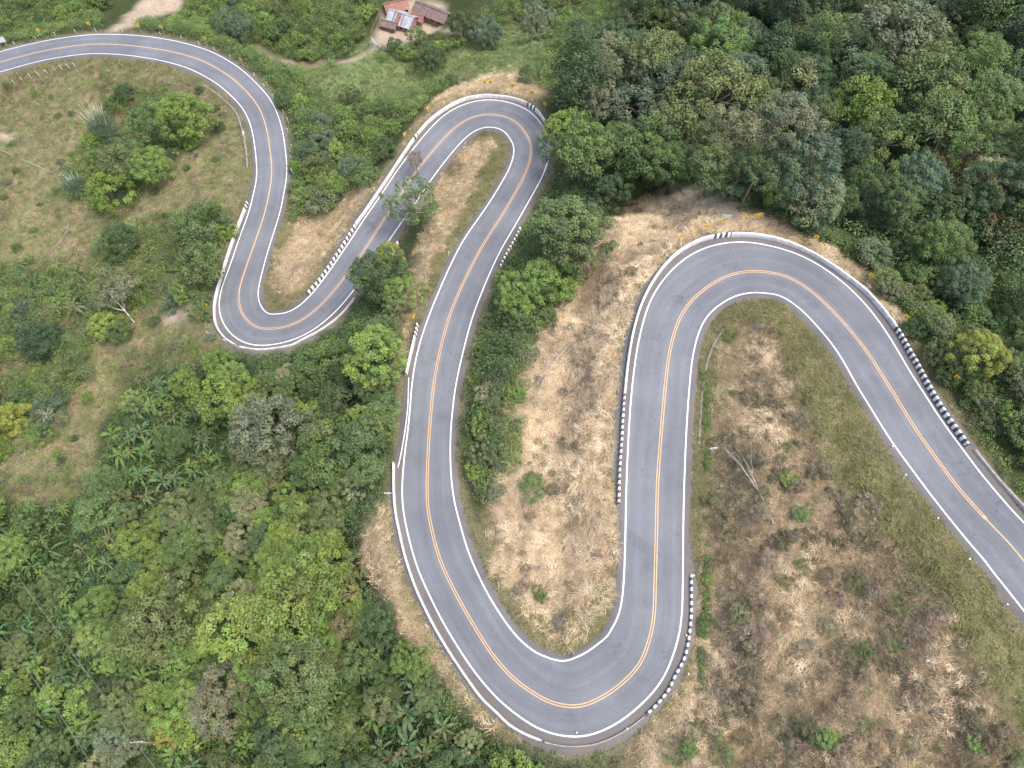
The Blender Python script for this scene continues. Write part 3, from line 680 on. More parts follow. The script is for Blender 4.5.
def name_all():
    O = ['nearest', 'second', 'third', 'fourth', 'fifth', 'sixth', 'seventh', 'eighth', 'ninth', 'tenth', 'eleventh', 'twelfth']
    for (first, w, lm), es in NOTES.items():
        es.sort(key=lambda q: q[0])
        for k, (_, e) in enumerate(es):
            e['label'] = (first if len(es) == 1 else O[min(k, 11)] + ' ' + first) + f' {w} {lm}'
PATHPX = np.concatenate([resamp(np.array(p, float), 40) for p in PATHS])
def open_ground(px, extra=()):
    return ~inany(px, list(Z_EARTH) + list(extra)) & (nearest(px, PATHPX)[1] > 4.5)
def fill(zones, n, rr, kinds, cols, group, seed, name='broadleaf_tree', cat='tree', hf=(1.0, 1.5), sep=.8, road_m=1.2, noun='tree', tries=40):
    """fill a zone of the photograph with single trees that leave the marked ones and the road in the open"""
    rng = random.Random(seed); xs = [p[0] for z in zones for p in z]; ys = [p[1] for z in zones for p in z]; made = 0
    cand = np.array([(rng.uniform(max(-40, min(xs)), min(1064, max(xs))), rng.uniform(max(-30, min(ys)), min(800, max(ys)))) for _ in range(n * tries)])
    cand = cand[inany(cand, zones)]; cand = cand[open_ground(cand, Z_VALLEYGRASS)]; XS = pick(cand, 0); dp = project(XS)[1]; rd = road_info(XS[:, :2])[1]
    for px, X, de, ro in zip(cand, XS, dp, rd):
        if made >= n: break
        ppm = FPX / de; r = rng.uniform(*rr) * rng.choice((.8, 1, 1, 1.15)); rp = r * ppm
        if ro < road_m: continue
        q = np.array(PLACED)
        if ((np.hypot(q[:, 3] - px[0], q[:, 4] - px[1])) < (q[:, 5] + rp) * sep).any(): continue
        if px[0] > 955 and road_m < 1 and ro < 3.2: continue
        if name == 'tall_forest_tree':
            a = np.arange(10) * .628; Q = np.c_[px[0] + np.cos(a) * rp, px[1] + np.sin(a) * rp]
            if inany(Q, Z_STRIP).any(): continue
            if inpoly(Q, [(600,225),(640,200),(700,190),(740,205),(780,208),(850,250),(900,300),(900,340),(600,400)]).any(): continue
        if zones is Z_FOREST_L and (inany(px[None] + np.array([[0, 0], [rp * .8, 0], [rp * .5, rp * .6], [rp * .5, -rp * .6]]), Z_STRAW[4:]).any() or not road_px_clear(px, rp, 1.3)): continue
        if not road_px_clear(px, rp * .95): continue
        col = rng.choice(cols); kind = rng.choice(kinds)
        e = place_tree(tuple(px), rp, kind, col, noun, group, name, cat, hfac=rng.uniform(*hf)); made += 1
        note(e, px, f'{WORDS[col]} {noun}', None)
    return made
Z_HILL = [[(95,240),(130,225),(225,200),(235,215),(214,285),(205,320),(165,310),(110,335),(85,300)], [(-20,265),(60,262),(100,290),(92,380),(40,440),(-20,470)], [(130,350),(215,340),(225,352),(160,378),(115,420)], [(95,480),(20,505),(-10,500),(-10,480),(60,470)], [(85,85),(120,75),(175,90),(205,110),(195,125),(120,110)]]
Z_STRIP = [[(552,185),(600,205),(590,240),(575,290),(545,320),(528,365),(524,410),(514,465),(492,502),(482,502),(470,470),(466,420),(478,350),(500,285),(525,235)]]
Z_SLOPE_R = [[(885,225),(930,215),(1040,250),(1040,510),(985,455),(950,395),(925,345),(905,310),(880,275),(850,250),(868,235)]]
def build_fill():
    h = fill(Z_SLOPE_R, 72, (.8, 1.9), ['bush', 'bush', 'drybush', 'fine', 'loose'], ['mid', 'bright', 'olive', 'mid', 'dark', 'mid', 'olive', 'grey'], 'shrubs beside the striped wall', 9, 'shrub', 'shrub', hf=(.5, .85), sep=.6, noun='shrub', road_m=.8)
    a = fill(Z_FOREST_R, 125, (2.6, 5.2), ['big', 'big', 'fine', 'round', 'loose', 'umbrella', 'column'], ['mid', 'dark', 'dark', 'deep', 'mid', 'dark', 'blue', 'olive', 'mid', 'deep', 'grey'], 'trees of the upper right forest', 1, 'tall_forest_tree', sep=.54, hf=(1.3, 2.5))
    b = fill(Z_FOREST_L, 185, (1.5, 3.2), ['round', 'big', 'fine', 'fine', 'bush', 'umbrella', 'loose'], ['mid', 'bright', 'mid', 'olive', 'bright', 'dark', 'bright', 'olive', 'mid', 'lime', 'pale'], 'trees of the lower left forest', 2, sep=.54, hf=(1.2, 2.0))
    c = fill(Z_SCRUB, 165, (1.2, 2.5), ['bush', 'bush', 'fine', 'round'], ['mid', 'bright', 'dark', 'mid', 'blue', 'olive', 'lime', 'bright'], 'bushes of the valley scrub', 3, 'shrub', 'shrub', hf=(.6, .9), sep=.62, noun='shrub', road_m=.9)
    d = fill([[(0,80),(240,70),(245,330),(90,500),(0,510)]], 40, (.5, 1.1), ['bush'], ['mid', 'dark', 'bright', 'grey'], 'small bushes of the left slope', 4, 'shrub', 'shrub', hf=(.5, .7), sep=1.1, noun='small shrub')
    e = fill(Z_BRUSH, 105, (.5, 1.35), ['drybush'], ['twig', 'brown', 'twig', 'greyolive', 'mid'], 'dry shrubs inside the right bend', 5, 'dry_shrub', 'shrub', hf=(.25, .45), sep=.62, noun='low shrub')
    f = fill([Z_STRAW[0]], 38, (.35, .9), ['drybush', 'bush'], ['twig', 'brown', 'olive'], 'dry shrubs in the straw', 6, 'dry_shrub', 'shrub', hf=(.3, .5), sep=1.2, noun='low shrub')
    g = fill(Z_STRIP, 34, (.8, 1.7), ['bush', 'fine', 'fine', 'loose'], ['pale', 'mid', 'olive', 'bright', 'bright', 'grey'], 'shrubs of the leafy strip', 8, 'shrub', 'shrub', hf=(.6, .9), sep=.7, noun='shrub')
    name_all(); print('fill', a, b, c, d, e, f, g, h)

# ------------------------------------------------------------------ what nobody could count: undergrowth, straw, grass
def scatter(zones, per_px, seed, road_m=.4, jitter=0):
    """ground points under zones of the photograph, uniform on the ground"""
    rng = np.random.default_rng(seed); out = []
    for z in zones:
        X = pick(np.array(z, float), 0); lo = X.min(0) - 3; hi = X.max(0) + 3
        n = int((hi[0] - lo[0]) * (hi[1] - lo[1]) * per_px)
        P = np.c_[rng.uniform(lo[0], hi[0], n), rng.uniform(lo[1], hi[1], n)]
        Z3 = np.c_[P, ground(P)]; px, dep = project(Z3)
        if jitter: px = px + np.c_[(fbm(P[:, 0] / 2.5, P[:, 1] / 2.5, 71) - .5) * jitter, (fbm(P[:, 0] / 2.5, P[:, 1] / 2.5, 83) - .5) * jitter]
        k = inpoly(px, z) & open_ground(px, Z_VALLEYGRASS if z in Z_SCRUB else ()) & (dep > 5) & (px[:, 0] > -60) & (px[:, 0] < 1084) & (px[:, 1] > -60) & (px[:, 1] < 850)
        P = P[k]; P = P[road_info(P)[1] > road_m]; out.append(np.c_[P, ground(P)])
    return np.concatenate(out)
def blades(pts, per, length, width, cols, seed, rise=.35, name='dry_grass', mat=None, spread=.25, swirl=1.2, up=0.):
    """arching blades in tufts; each tuft lies over the way its neighbours do"""
    rng = np.random.default_rng(seed); m = len(pts); idx = np.repeat(np.arange(m), per); k = len(idx)
    flow = fbm(pts[:, 0] / 3.5, pts[:, 1] / 3.5, seed + 3, 3) * 12.6
    a = flow[idx] + rng.normal(size=k) * swirl
    L = rng.uniform(*length, k); d = np.c_[np.cos(a), np.sin(a), np.zeros(k)]; s = np.c_[-np.sin(a), np.cos(a), np.zeros(k)]
    b = pts[idx] + np.c_[rng.normal(size=(k, 2)) * spread, np.zeros(k) - .03]
    hz = L * rise * rng.uniform(.4, 1.4, k); w = (rng.uniform(*width, k))[:, None] * s * .5
    p1 = b + d * (L * .45)[:, None]; p1[:, 2] += hz; p2 = b + d * L[:, None]; p2[:, 2] += hz * (.55 + up)
    gz = ground(p2[:, :2]); p2[:, 2] = np.maximum(p2[:, 2], gz + .03); p1[:, 2] = np.maximum(p1[:, 2], ground(p1[:, :2]) + .06)
    V = np.stack([b - w, b + w, p1 + w, p1 - w, p2 + w * .35, p2 - w * .35], 1).reshape(-1, 3)
    o = np.arange(k) * 6; F = np.concatenate([np.c_[o, o + 1, o + 2, o + 3], np.c_[o + 3, o + 2, o + 4, o + 5]])
    cols = np.array(cols) * [.99, .985, .94]; pick_c = cols[rng.integers(0, len(cols), m)] * .6 + cols[rng.integers(0, len(cols), m)] * .4
    patch = (.58 + .86 * fbm(pts[:, 0] / 2.6, pts[:, 1] / 2.6, seed + 9, 4))[:, None]
    t = (pick_c * patch)[idx] * rng.uniform(.72, 1.3, (k, 1)); t = np.r_[t, t]
    return tag(link(name, mesh_np(name, V, F, mat or M_STRAW, fcol=np.clip(t, .01, .95))), kind='stuff')
STRAWC = [(.54, .43, .28), (.68, .57, .41), (.4, .29, .18), (.64, .53, .38), (.3, .2, .125), (.48, .37, .23), (.74, .64, .5)]
BRUSHC = [(.34, .25, .155), (.45, .35, .22), (.24, .18, .115), (.5, .4, .26), (.2, .155, .11), (.29, .25, .18), (.14, .15, .07), (.56, .46, .32)]
def undergrowth(name, zones, dens_, seed, cols, rr, per, leaf, road_m=.8, jitter=14, flat=.75, clear=True, lift=0.):
    P = scatter(zones, dens_, seed, road_m, jitter); rng = np.random.default_rng(seed + 1)
    r = rng.uniform(*rr, len(P)) * (.65 + .8 * fbm(P[:, 0] / 4, P[:, 1] / 4, seed, 3))
    if clear:
        keep = road_info(P[:, :2])[1] > r * .75 + .1; P = P[keep]; r = r[keep]
    C_ = P.copy(); C_[:, 2] += r * .35 + lift * np.clip(fbm(P[:, 0] / 3, P[:, 1] / 3, seed + 8, 3) * 2.2 - .6, 0, 1.2) * np.clip((road_info(P[:, :2])[1] - 1.5) / 3, 0, 1)
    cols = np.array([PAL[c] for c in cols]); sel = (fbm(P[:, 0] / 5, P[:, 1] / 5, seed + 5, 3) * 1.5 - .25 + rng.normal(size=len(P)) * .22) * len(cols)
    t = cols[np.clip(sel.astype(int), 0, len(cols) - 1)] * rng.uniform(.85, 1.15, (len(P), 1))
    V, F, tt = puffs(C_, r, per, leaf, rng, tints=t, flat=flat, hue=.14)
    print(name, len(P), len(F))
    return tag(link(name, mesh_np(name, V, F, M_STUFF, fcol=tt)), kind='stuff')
def patchy(P, cut, scale, seed=77):
    f = fbm(P[:, 0] / scale, P[:, 1] / scale, seed, 3) + RNG.normal(size=len(P)) * .07
    return P[f > cut]
def build_stuff():
    undergrowth('forest_undergrowth', Z_FOREST_R, .5, 21, ['deep', 'dark', 'deep', 'dark', 'mid', 'dark', 'deep'], (.9, 2.0), 56, .36, flat=1., lift=3.)  # mostly deep greens: the shade between tall crowns is put into the leaf colour
    undergrowth('lower_forest_undergrowth', Z_FOREST_L, 1.6, 22, ['dark', 'deep', 'mid', 'dark', 'mid', 'deep', 'bright', 'mid'], (.45, 1.2), 48, .26, flat=1., lift=.5)  # greens darkened so the gaps between crowns read as deeper shade
    undergrowth('leafy_strip_bushes', Z_STRIP, 1.7, 29, ['mid', 'bright', 'pale', 'olive', 'bright', 'grey'], (.45, 1.05), 60, .2, road_m=.9, flat=1., lift=.9)
    undergrowth('valley_undergrowth', Z_SCRUB, .9, 23, ['mid', 'bright', 'mid', 'dark', 'bright', 'olive', 'lime'], (.5, 1.4), 40, .28, flat=1., lift=1.3)
    undergrowth('meadow_weeds', Z_MEADOW, .55, 24, ['mid', 'olive', 'brown', 'greyolive', 'twig', 'olive', 'brown'], (.2, .8), 32, .17)
    undergrowth('valley_meadow_weeds', Z_VALLEYGRASS, .25, 27, ['bright', 'mid', 'olive'], (.2, .6), 26, .2)
    undergrowth('verge_weeds', Z_VERGE, .9, 25, ['olive', 'brown', 'mid', 'olive', 'twig', 'greyolive'], (.1, .4), 24, .12, road_m=.1, jitter=30)
    undergrowth('brush_weeds', Z_BRUSH + Z_STRAW[:1], .5, 26, ['twig', 'brown', 'olive', 'brown', 'greyolive', 'twig'], (.15, .6), 34, .12, road_m=.5)
    undergrowth('slope_undergrowth', Z_SLOPE_R, 1.3, 28, ['dark', 'mid', 'bright', 'twig', 'olive', 'mid'], (.4, .9), 40, .2, road_m=.6)
    blades(patchy(scatter(Z_STRAW[:1], 5., 31, .35, 26), .27, 4), 20, (.4, 1.2), (.018, .04), STRAWC, 41, swirl=.8, rise=.26)
    blades(patchy(scatter(Z_STRAW[1:], 3.4, 30, .35, 20), .38, 4), 15, (.3, .9), (.018, .042), STRAWC[:6] + BRUSHC[:2] + [(.2, .2, .08), (.16, .18, .07)], 46)
    blades(patchy(scatter(Z_BRUSH, 3.6, 32, .35, 30), .34, 4), 22, (.25, .8), (.014, .032), BRUSHC, 42, name='dry_brush_grass', swirl=.8, rise=.22)
    GREENC = [(.11, .14, .042), (.15, .17, .06), (.09, .115, .035), (.25, .21, .11), (.34, .27, .16), (.2, .18, .08), (.16, .13, .07)]
    blades(patchy(scatter(Z_VERGE, 7, 33, .12, 34), .26, 3), 10, (.25, .6), (.025, .05), GREENC, 43, name='verge_grass', swirl=2., up=.3)
    blades(scatter(Z_MEADOW, 1.6, 34, .3, 8), 9, (.3, .8), (.05, .09), [(.13, .16, .06), (.2, .2, .095), (.26, .21, .13), (.32, .26, .17), (.28, .24, .13)], 44, name='meadow_grass', swirl=2., up=.3)
    blades(scatter(Z_VALLEYGRASS, 1.3, 36, .3, 8), 8, (.4, .9), (.07, .12), [(.12, .17, .06), (.18, .2, .085), (.1, .14, .055)], 47, name='valley_grass', swirl=2., up=.3)
    blades(patchy(scatter(Z_BANDS, 3.6, 37, .35, 24), .3, 3), 22, (.3, .9), (.014, .032), STRAWC, 48, swirl=.7, rise=.22)
    undergrowth('hillside_scrub', Z_HILL, 1.0, 38, ['mid', 'olive', 'bright', 'greyolive', 'brown', 'mid', 'olive'], (.4, 1.1), 48, .22, flat=1., lift=1.2, jitter=34)
    # gullies between the terraces, choked with brown weeds
    rg = np.random.default_rng(18); Q = []
    for g in ([(688,728),(725,712),(762,712),(800,738),(832,748),(880,738),(905,745)], [(770,545),(800,535),(835,548),(868,540)], [(868,650),(905,672),(950,690),(985,735),(998,760)], [(745,640),(752,670),(748,700),(758,715)], [(716,440),(735,452),(760,470),(790,480)], [(812,470),(840,500),(850,530)], [(745,398),(775,405),(800,440)]):
        X = pick(resamp(np.array(g, float), 60), 0); Q.append(np.repeat(X, 5, 0) + np.c_[rg.normal(size=(300, 2)) * .55, np.zeros(300)])
    P = np.concatenate(Q); P = P[fbm(P[:, 0] / 1.5, P[:, 1] / 1.5, 14, 3) > .42]; P[:, 2] = ground(P[:, :2]) + .1
    cs = np.array([(.2, .16, .11), (.16, .14, .09), (.13, .15, .065), (.24, .2, .14), (.13, .12, .08)])
    V, F, t = puffs(P, rg.uniform(.15, .5, len(P)), 40, .13, rg, tints=cs[rg.integers(0, 5, len(P))] * rg.uniform(.7, 1.3, (len(P), 1)))
    tag(link('gully_weeds', mesh_np('gully_weeds', V, F, M_STUFF, fcol=t)), kind='stuff')
    # low bushes along the foot of the forest over the right bend
    rg = np.random.default_rng(28); X = pick(resamp(np.array([(600,212),(622,198),(645,187),(690,177),(735,196),(775,208),(805,226),(848,246),(880,272),(905,306),(935,345),(960,390),(985,430)], float), 260), 0)
    P = np.repeat(X, 3, 0) + np.c_[rg.normal(size=(780, 2)) * 1.1, np.zeros(780)]; r = rg.uniform(.4, 1.2, len(P)); k = road_info(P[:, :2])[1] > r + 2.2; P = P[k]; r = r[k]; P[:, 2] = ground(P[:, :2]) + r * .5
    cs = np.array([PAL[c] for c in ('mid', 'bright', 'mid', 'dark', 'olive', 'twig')])
    V, F, t = puffs(P, r, 60, .24, rg, tints=cs[rg.integers(0, 6, len(P))] * rg.uniform(.85, 1.15, (len(P), 1)))
    tag(link('forest_edge_bushes', mesh_np('forest_edge_bushes', V, F, M_STUFF, fcol=t)), kind='stuff')
    # the woods go on beyond the picture's edges
    n = 9500; P = np.c_[rg.uniform(-190, 150, n), rg.uniform(-20, 290, n)]; P = np.c_[P, ground(P)]; q, dq = project(P)
    out = (dq < 5) | (q[:, 0] < -45) | (q[:, 0] > 1070) | (q[:, 1] < -35) | (q[:, 1] > 830); P = P[out]; r = rg.uniform(1.2, 3.2, len(P)); k = road_info(P[:, :2])[1] > r + 1; P = P[k]; r = r[k]
    P[:, 2] += r * .5 + rg.uniform(0, 2.5, len(P)); cs = np.array([PAL[c] for c in ('mid', 'dark', 'mid', 'deep', 'olive', 'bright')])
    V, F, t = puffs(P, r, 42, .62, rg, tints=cs[rg.integers(0, 6, len(P))] * rg.uniform(.85, 1.15, (len(P), 1)))
    tag(link('surrounding_woods', mesh_np('surrounding_woods', V, F, M_STUFF, fcol=t)), kind='stuff')
    # the weedy ditch line inside the right bend
    X = pick(resamp(np.array([(705,372),(707,440),(706,480),(704,520),(706,560),(708,590),(703,620),(702,650),(703,685)], float), 150), 0); rg = np.random.default_rng(8)
    P = np.repeat(X, 3, 0) + np.c_[rg.normal(size=(450, 2)) * .22, np.zeros(450)]; P = P[fbm(P[:, 1] / 3, P[:, 1] * 0, 12, 3) > .45]; P[:, 2] = ground(P[:, :2]) + .12
    V, F, t = puffs(P, rg.uniform(.16, .42, len(P)), 40, .14, rg, tints=np.array(PAL['mid']) * rg.uniform(.7, 1.3, (len(P), 1)))
    tag(link('ditch_weeds', mesh_np('ditch_weeds', V, F, M_STUFF, fcol=t)), kind='stuff')
    # rough grass along the whole edge of the road
    rng = np.random.default_rng(5); P = []
    for side, H_, W_ in ((1, HL, SHL), (-1, -HR, -SHR)):
        i = rng.integers(0, NS, 5200); off = (H_ + W_)[i] + side * rng.uniform(-.1, 1.3, 5200)
        P.append(C3[i, :2] + NL[i] * off[:, None] + rng.normal(size=(5200, 2)) * .25)
    P = np.concatenate(P); P = P[road_info(P)[1] > -.08]
    blades(np.c_[P, ground(P)], 6, (.2, .5), (.03, .055), GREENC, 45, name='roadside_grass', swirl=2., up=.3)
# ------------------------------------------------------------------ walls and kerbs along the road
def wall(px, h, wt, wb, label, name='concrete_barrier', cat='barrier', stripes=(), pitch=.76, mats=None, hz=.45, start_black=True, seed=1):
    """a low wall swept through pixels of its top; stripes = pixel pairs between which it is painted in black and white"""
    q = resamp(dens(px, 6), 260)
    zz = cz[nearest(q, cpx)[0]]
    W = at_z(q, zz + h * hz * 2)[:, :2]; L = np.r_[0, np.cumsum(np.sqrt((np.diff(W, axis=0) ** 2).sum(1)))]
    W = smooth(W, 3)
    spans = []
    for p0, p1 in stripes:
        a = L[nearest(np.array([p0], float), q)[0][0]]; b = L[nearest(np.array([p1], float), q)[0][0]]; spans.append((min(a, b), max(a, b)))
    brk = set(np.arange(0, L[-1], .9)) | {L[-1]}
    for a, b in spans: brk = {x for x in brk if not a - .2 < x < b + .2} | set(np.arange(a, b, pitch / 2)) | {b}
    brk = np.array(sorted(brk)); P = np.c_[np.interp(brk, L, W[:, 0]), np.interp(brk, L, W[:, 1])]
    i = nearest(P, C3[:, :2])[0]; z = smooth(C3[i, 2], 2); t = unit(np.gradient(P, axis=0)); nl = np.c_[-t[:, 1], t[:, 0]]
    # profile: sloping foot, upright, flat top
    prof = [(-wb / 2, -.5), (-wb / 2, .0), (-wb / 2 + (wb - wt) * .36, h * .3), (-wt / 2, h - .03), (-wt / 2 + .03, h), (wt / 2 - .03, h), (wt / 2, h - .03), (wb / 2 - (wb - wt) * .36, h * .3), (wb / 2, 0), (wb / 2, -.5)]
    k = len(prof); V = np.zeros((len(P), k, 3)); rg = np.random.default_rng(seed)
    for j, (o, zz_) in enumerate(prof):
        V[:, j, :2] = P + nl * o; V[:, j, 2] = z + zz_
    V[:, 3:7, 2] += rg.normal(size=(len(P), 1)) * .012
    a = (np.arange(len(P) - 1)[:, None] * k + np.arange(k)[None]); a2 = (np.arange(len(P) - 1)[:, None] * k + (np.arange(k)[None] + 1) % k)
    F = np.stack([a, a2, a2 + k, a + k], -1).reshape(-1, 4)
    fm = np.zeros((len(P) - 1, k), int); mid = (brk[1:] + brk[:-1]) / 2
    for a_, b_ in spans:
        s_ = (mid > a_) & (mid < b_); n_ = np.floor((mid - a_) / (pitch / 2)).astype(int) % 2
        fm[s_ & (n_ == 0)] = 1; fm[s_ & (n_ == 1)] = 2
    caps = np.array([[0, 1, 8, 9], [1, 2, 7, 8], [2, 3, 6, 7], [3, 4, 5, 6]]); e = (len(P) - 1) * k
    F = np.r_[F, caps, (caps + e)[:, ::-1]]; fm = np.r_[fm.ravel(), np.zeros(8, int)]
    return tag(link(name, mesh_np(name, V.reshape(-1, 3), F, mats or [M_CONC, M_BLACK, M_WHITE], fmat=fm)), label, cat)
def build_walls():
    wall([(619,506),(620,470),(622,440),(623.5,412),(625,394),(626.5,378),(630,350),(635,325),(642,302),(651,284),(662.5,267),(679,250.5),(700,239),(715,235),(735,233),(756,233.5),(778,237.5),(798,244.5),(820,255),(843,270.5),(866,287.5),(882,305),(893,319),(904,335),(910,347),(919,362),(931,385),(945,408.5),(959,428.5),(972,446)],
         .74, .27, .34, 'long white and striped wall around the outside of the right bend', stripes=[((619,506),(625,394)), ((714,235),(733,233)), ((897,325),(972,446))], pitch=.80, seed=2)
    wall([(393,461),(393,476),(393.2,492),(395,512),(398.5,530),(404.5,556),(415,587),(427.5,614),(439,635.5),(452,656.5),(470,683),(483,700),(496,712),(508,724),(525,734),(543,741)],
         .62, .2, .38, 'white wall along the outside of the bottom bend, facing the forest', seed=3)
    wall([(544,742),(556,745),(570,746.6),(589,745.5),(602,742),(614,737),(632.5,726),(645,716)], .3, .16, .22, 'thin grey kerb at the very bottom of the bottom bend', 'concrete_kerb', 'kerb', mats=[M_KERB], seed=4)
    wall([(646,715),(657.5,704),(669,689.5),(676,674.5),(682,664),(686,654),(688.5,642),(690.7,625),(691.7,607),(691.7,574)], .4, .26, .3, 'black and white striped kerb on the right side of the bottom bend', 'striped_kerb', 'kerb', stripes=[((646,715),(691.7,574))], pitch=.78, seed=5)
    wall([(417.5,321),(414.7,334),(411,349),(408,362),(405.5,373)], .75, .22, .42, 'short white wall with striped tip beside the middle road', stripes=[((417.5,321),(414.3,336))], pitch=.8, seed=6)
    wall([(408.5,377),(408.3,384),(407.5,407),(405.5,425),(403.5,438),(400.5,455),(397.5,468)], .22, .14, .18, 'thin cream kerb hugging the white line of the middle road', 'concrete_kerb', 'kerb', mats=[M_CONC], seed=7)
    wall([(521,226),(516,237),(510,247.5),(505,257),(500.5,266)], .6, .26, .42, 'striped kerb under the trees on the right of the middle road', 'striped_kerb', 'kerb', stripes=[((521,226),(500.5,266))], pitch=.95, seed=8)
    wall([(306,294),(319,279),(331,262),(344,242),(355,224),(367.5,206.5),(386,179),(402.5,154),(415,136),(430,119),(450,104.5),(467.5,97),(486,94.3),(507.5,95.8),(520,99),(528,102.5),(537.5,109.5),(546,121)],
         .7, .24, .42, 'white and striped wall around the outside of the middle hairpin', stripes=[((306,294),(355,224)), ((413.5,138),(417.5,133)), ((527.5,102),(537.5,109.5))], pitch=.98, seed=9)
    wall([(247,199),(244,207),(235,230),(226,256),(220,276),(216,290),(213.3,307),(215.3,324),(224,337),(237.5,346)], .7, .2, .42, 'white wall on the left side of the left hairpin', stripes=[((247,199),(243.5,208))], pitch=1., seed=10)
    wall([(239,346.6),(252,348.8),(265,349.2),(290,345),(302,339),(318,330.5),(335,318.5),(347.5,306),(354,297)], .4, .18, .28, 'thin white kerb under the left hairpin', 'concrete_kerb', 'kerb', seed=11)
    wall([(398.5,239),(394,246),(389,253)], .55, .26, .4, 'short striped kerb behind the yellow topped tree', 'striped_kerb', 'kerb', stripes=[((398.5,239),(389,253))], pitch=1., seed=12)
    wall([(204,86),(212,91),(222.5,99),(235,111.5),(241,126),(245.4,147),(247,168)], .12, .2, .35, 'crumbling pale stone kerb inside the top left bend', 'stone_kerb', 'kerb', mats=[M_KERB], hz=.2, seed=13)
    wall([(976,449),(990,466),(1005,484),(1020,500),(1034,515)], .3, .3, .5, 'grey drain edge beyond the end of the striped wall', 'concrete_kerb', 'kerb', mats=[M_KERB], seed=14)
    wall([(727,326),(716,340),(708,360),(704,380),(701,410),(699,445)], .02, .25, .3, 'pebbly drain line inside the right bend', 'stone_drain', 'drain', mats=[simple('dirty_drain_stone', (.15, .14, .115), .9, .4, 1.5)], hz=0, seed=15)

# ------------------------------------------------------------------ signs and posts
def chevron_mb(w, h):
    b = MB(); b.box((0, 0, 0), (w, .03, h), 0)
    # black chevron, set proud of the board's face
    for s in (-1, 1):
        x0, x1, x2 = -w * .3, -w * .02, w * .32
        vs = [(x0, -.019, s * h * .36), (x0 + w * .2, -.019, s * h * .36), (x2, -.019, 0), (x2 - w * .2, -.019, 0)]
        vs2 = [(x, -.016, z) for x, _, z in vs]
        f = [(0, 1, 2, 3), (0, 4, 5, 1), (1, 5, 6, 2), (2, 6, 7, 3), (3, 7, 4, 0)]
        b.add(vs + vs2, f if s < 0 else [tuple(reversed(q)) for q in f], 1)
    return b
SIGN = {}
def chevron(base, label, flip=False, face=None, w=.62, h=.72, post=1.05, zb=None, tilt=0.):
    i = int(nearest(np.array([base], float), cpx)[0][0]); g = pick([base], .0)[0]
    to = C3[i, :2] - g[:2] if face is None else np.array(face, float)
    rz = math.atan2(to[0], -to[1]) if face is None else math.atan2(face[0], -face[1])
    key = ('c', w, h, post, flip)
    if key not in SIGN:
        p = MB(); p.tube([(0, .035, -.4), (0, .035, post + h * .8)], .04, 8, 0); p.tube([(0, .035, post * .45), (0, .035, post * .62)], .043, 8, 1)
        c = chevron_mb(w, h)
        if flip: c.v = [(-x, y, z) for x, y, z in c.v]; c.f = [tuple(reversed(f)) for f in c.f]
        SIGN[key] = (p.mesh('post', [M_WHITE, M_BLACK]), c.mesh('board', [M_YELLOW, M_BLACK]))
    e = empty('chevron_sign', tuple(g), rz); e.rotation_euler = (tilt, tilt * .6, rz)
    link('post', SIGN[key][0], e); bd = link('board', SIGN[key][1], e); bd.location = (0, 0, post + h / 2)
    return tag(e, label, 'road sign', 'yellow chevron signs around the bends')
def guide_post(base, label, h=.75, tilt=.12, w=.13):
    g = pick([base], 0)[0]
    if 'g' not in SIGN:
        b = MB(); b.box((0, 0, .2), (.13, .13, 1.2), 0); b.box((0, 0, .83), (.10, .10, .06), 0)
        r = MB(); r.box((0, 0, 0), (.137, .137, .14), 0); SIGN['g'] = (b.mesh('post_body', M_WHITE), r.mesh('band', M_BLACK))
    e = empty('guide_post', tuple(g), RNG.uniform(0, 3)); s = h / .85; e.scale = (s * w / .13 if s else 1, s * w / .13, s)
    e.rotation_euler = (RNG.uniform(-tilt, tilt), RNG.uniform(-tilt, tilt), e.rotation_euler[2])
    link('post_body', SIGN['g'][0], e); b = link('band', SIGN['g'][1], e); b.location = (0, 0, .6)
    return tag(e, label, 'guide post', 'white guide posts along the road')
def back_sign(base, label, w, h, post, face, mat=None, double=False, name='road_sign', posts=1):
    """a signboard seen from behind, on one or two posts with cross battens"""
    g = pick([base], 0)[0]; e = empty(name, tuple(g), math.atan2(face[0], -face[1]))
    xs = (0,) if posts == 1 else (-w * .32, w * .32)
    for x in xs:
        p = MB(); p.tube([(x, .06, -.4), (x, .06, post + h * .9)], .045, 8); p.build('post', M_WHITE, e)
    b = MB(); b.box((0, 0, 0), (w, .025, h)); bd = b.build('board', mat or M_WHITE, e); bd.location = (0, 0, post + h / 2)
    for q in (-.28, .28):
        f = MB(); f.box((0, .025, h * q), (w * .94, .022, .05)); f.build('batten', M_GALV, bd)
    return tag(e, label, 'road sign')
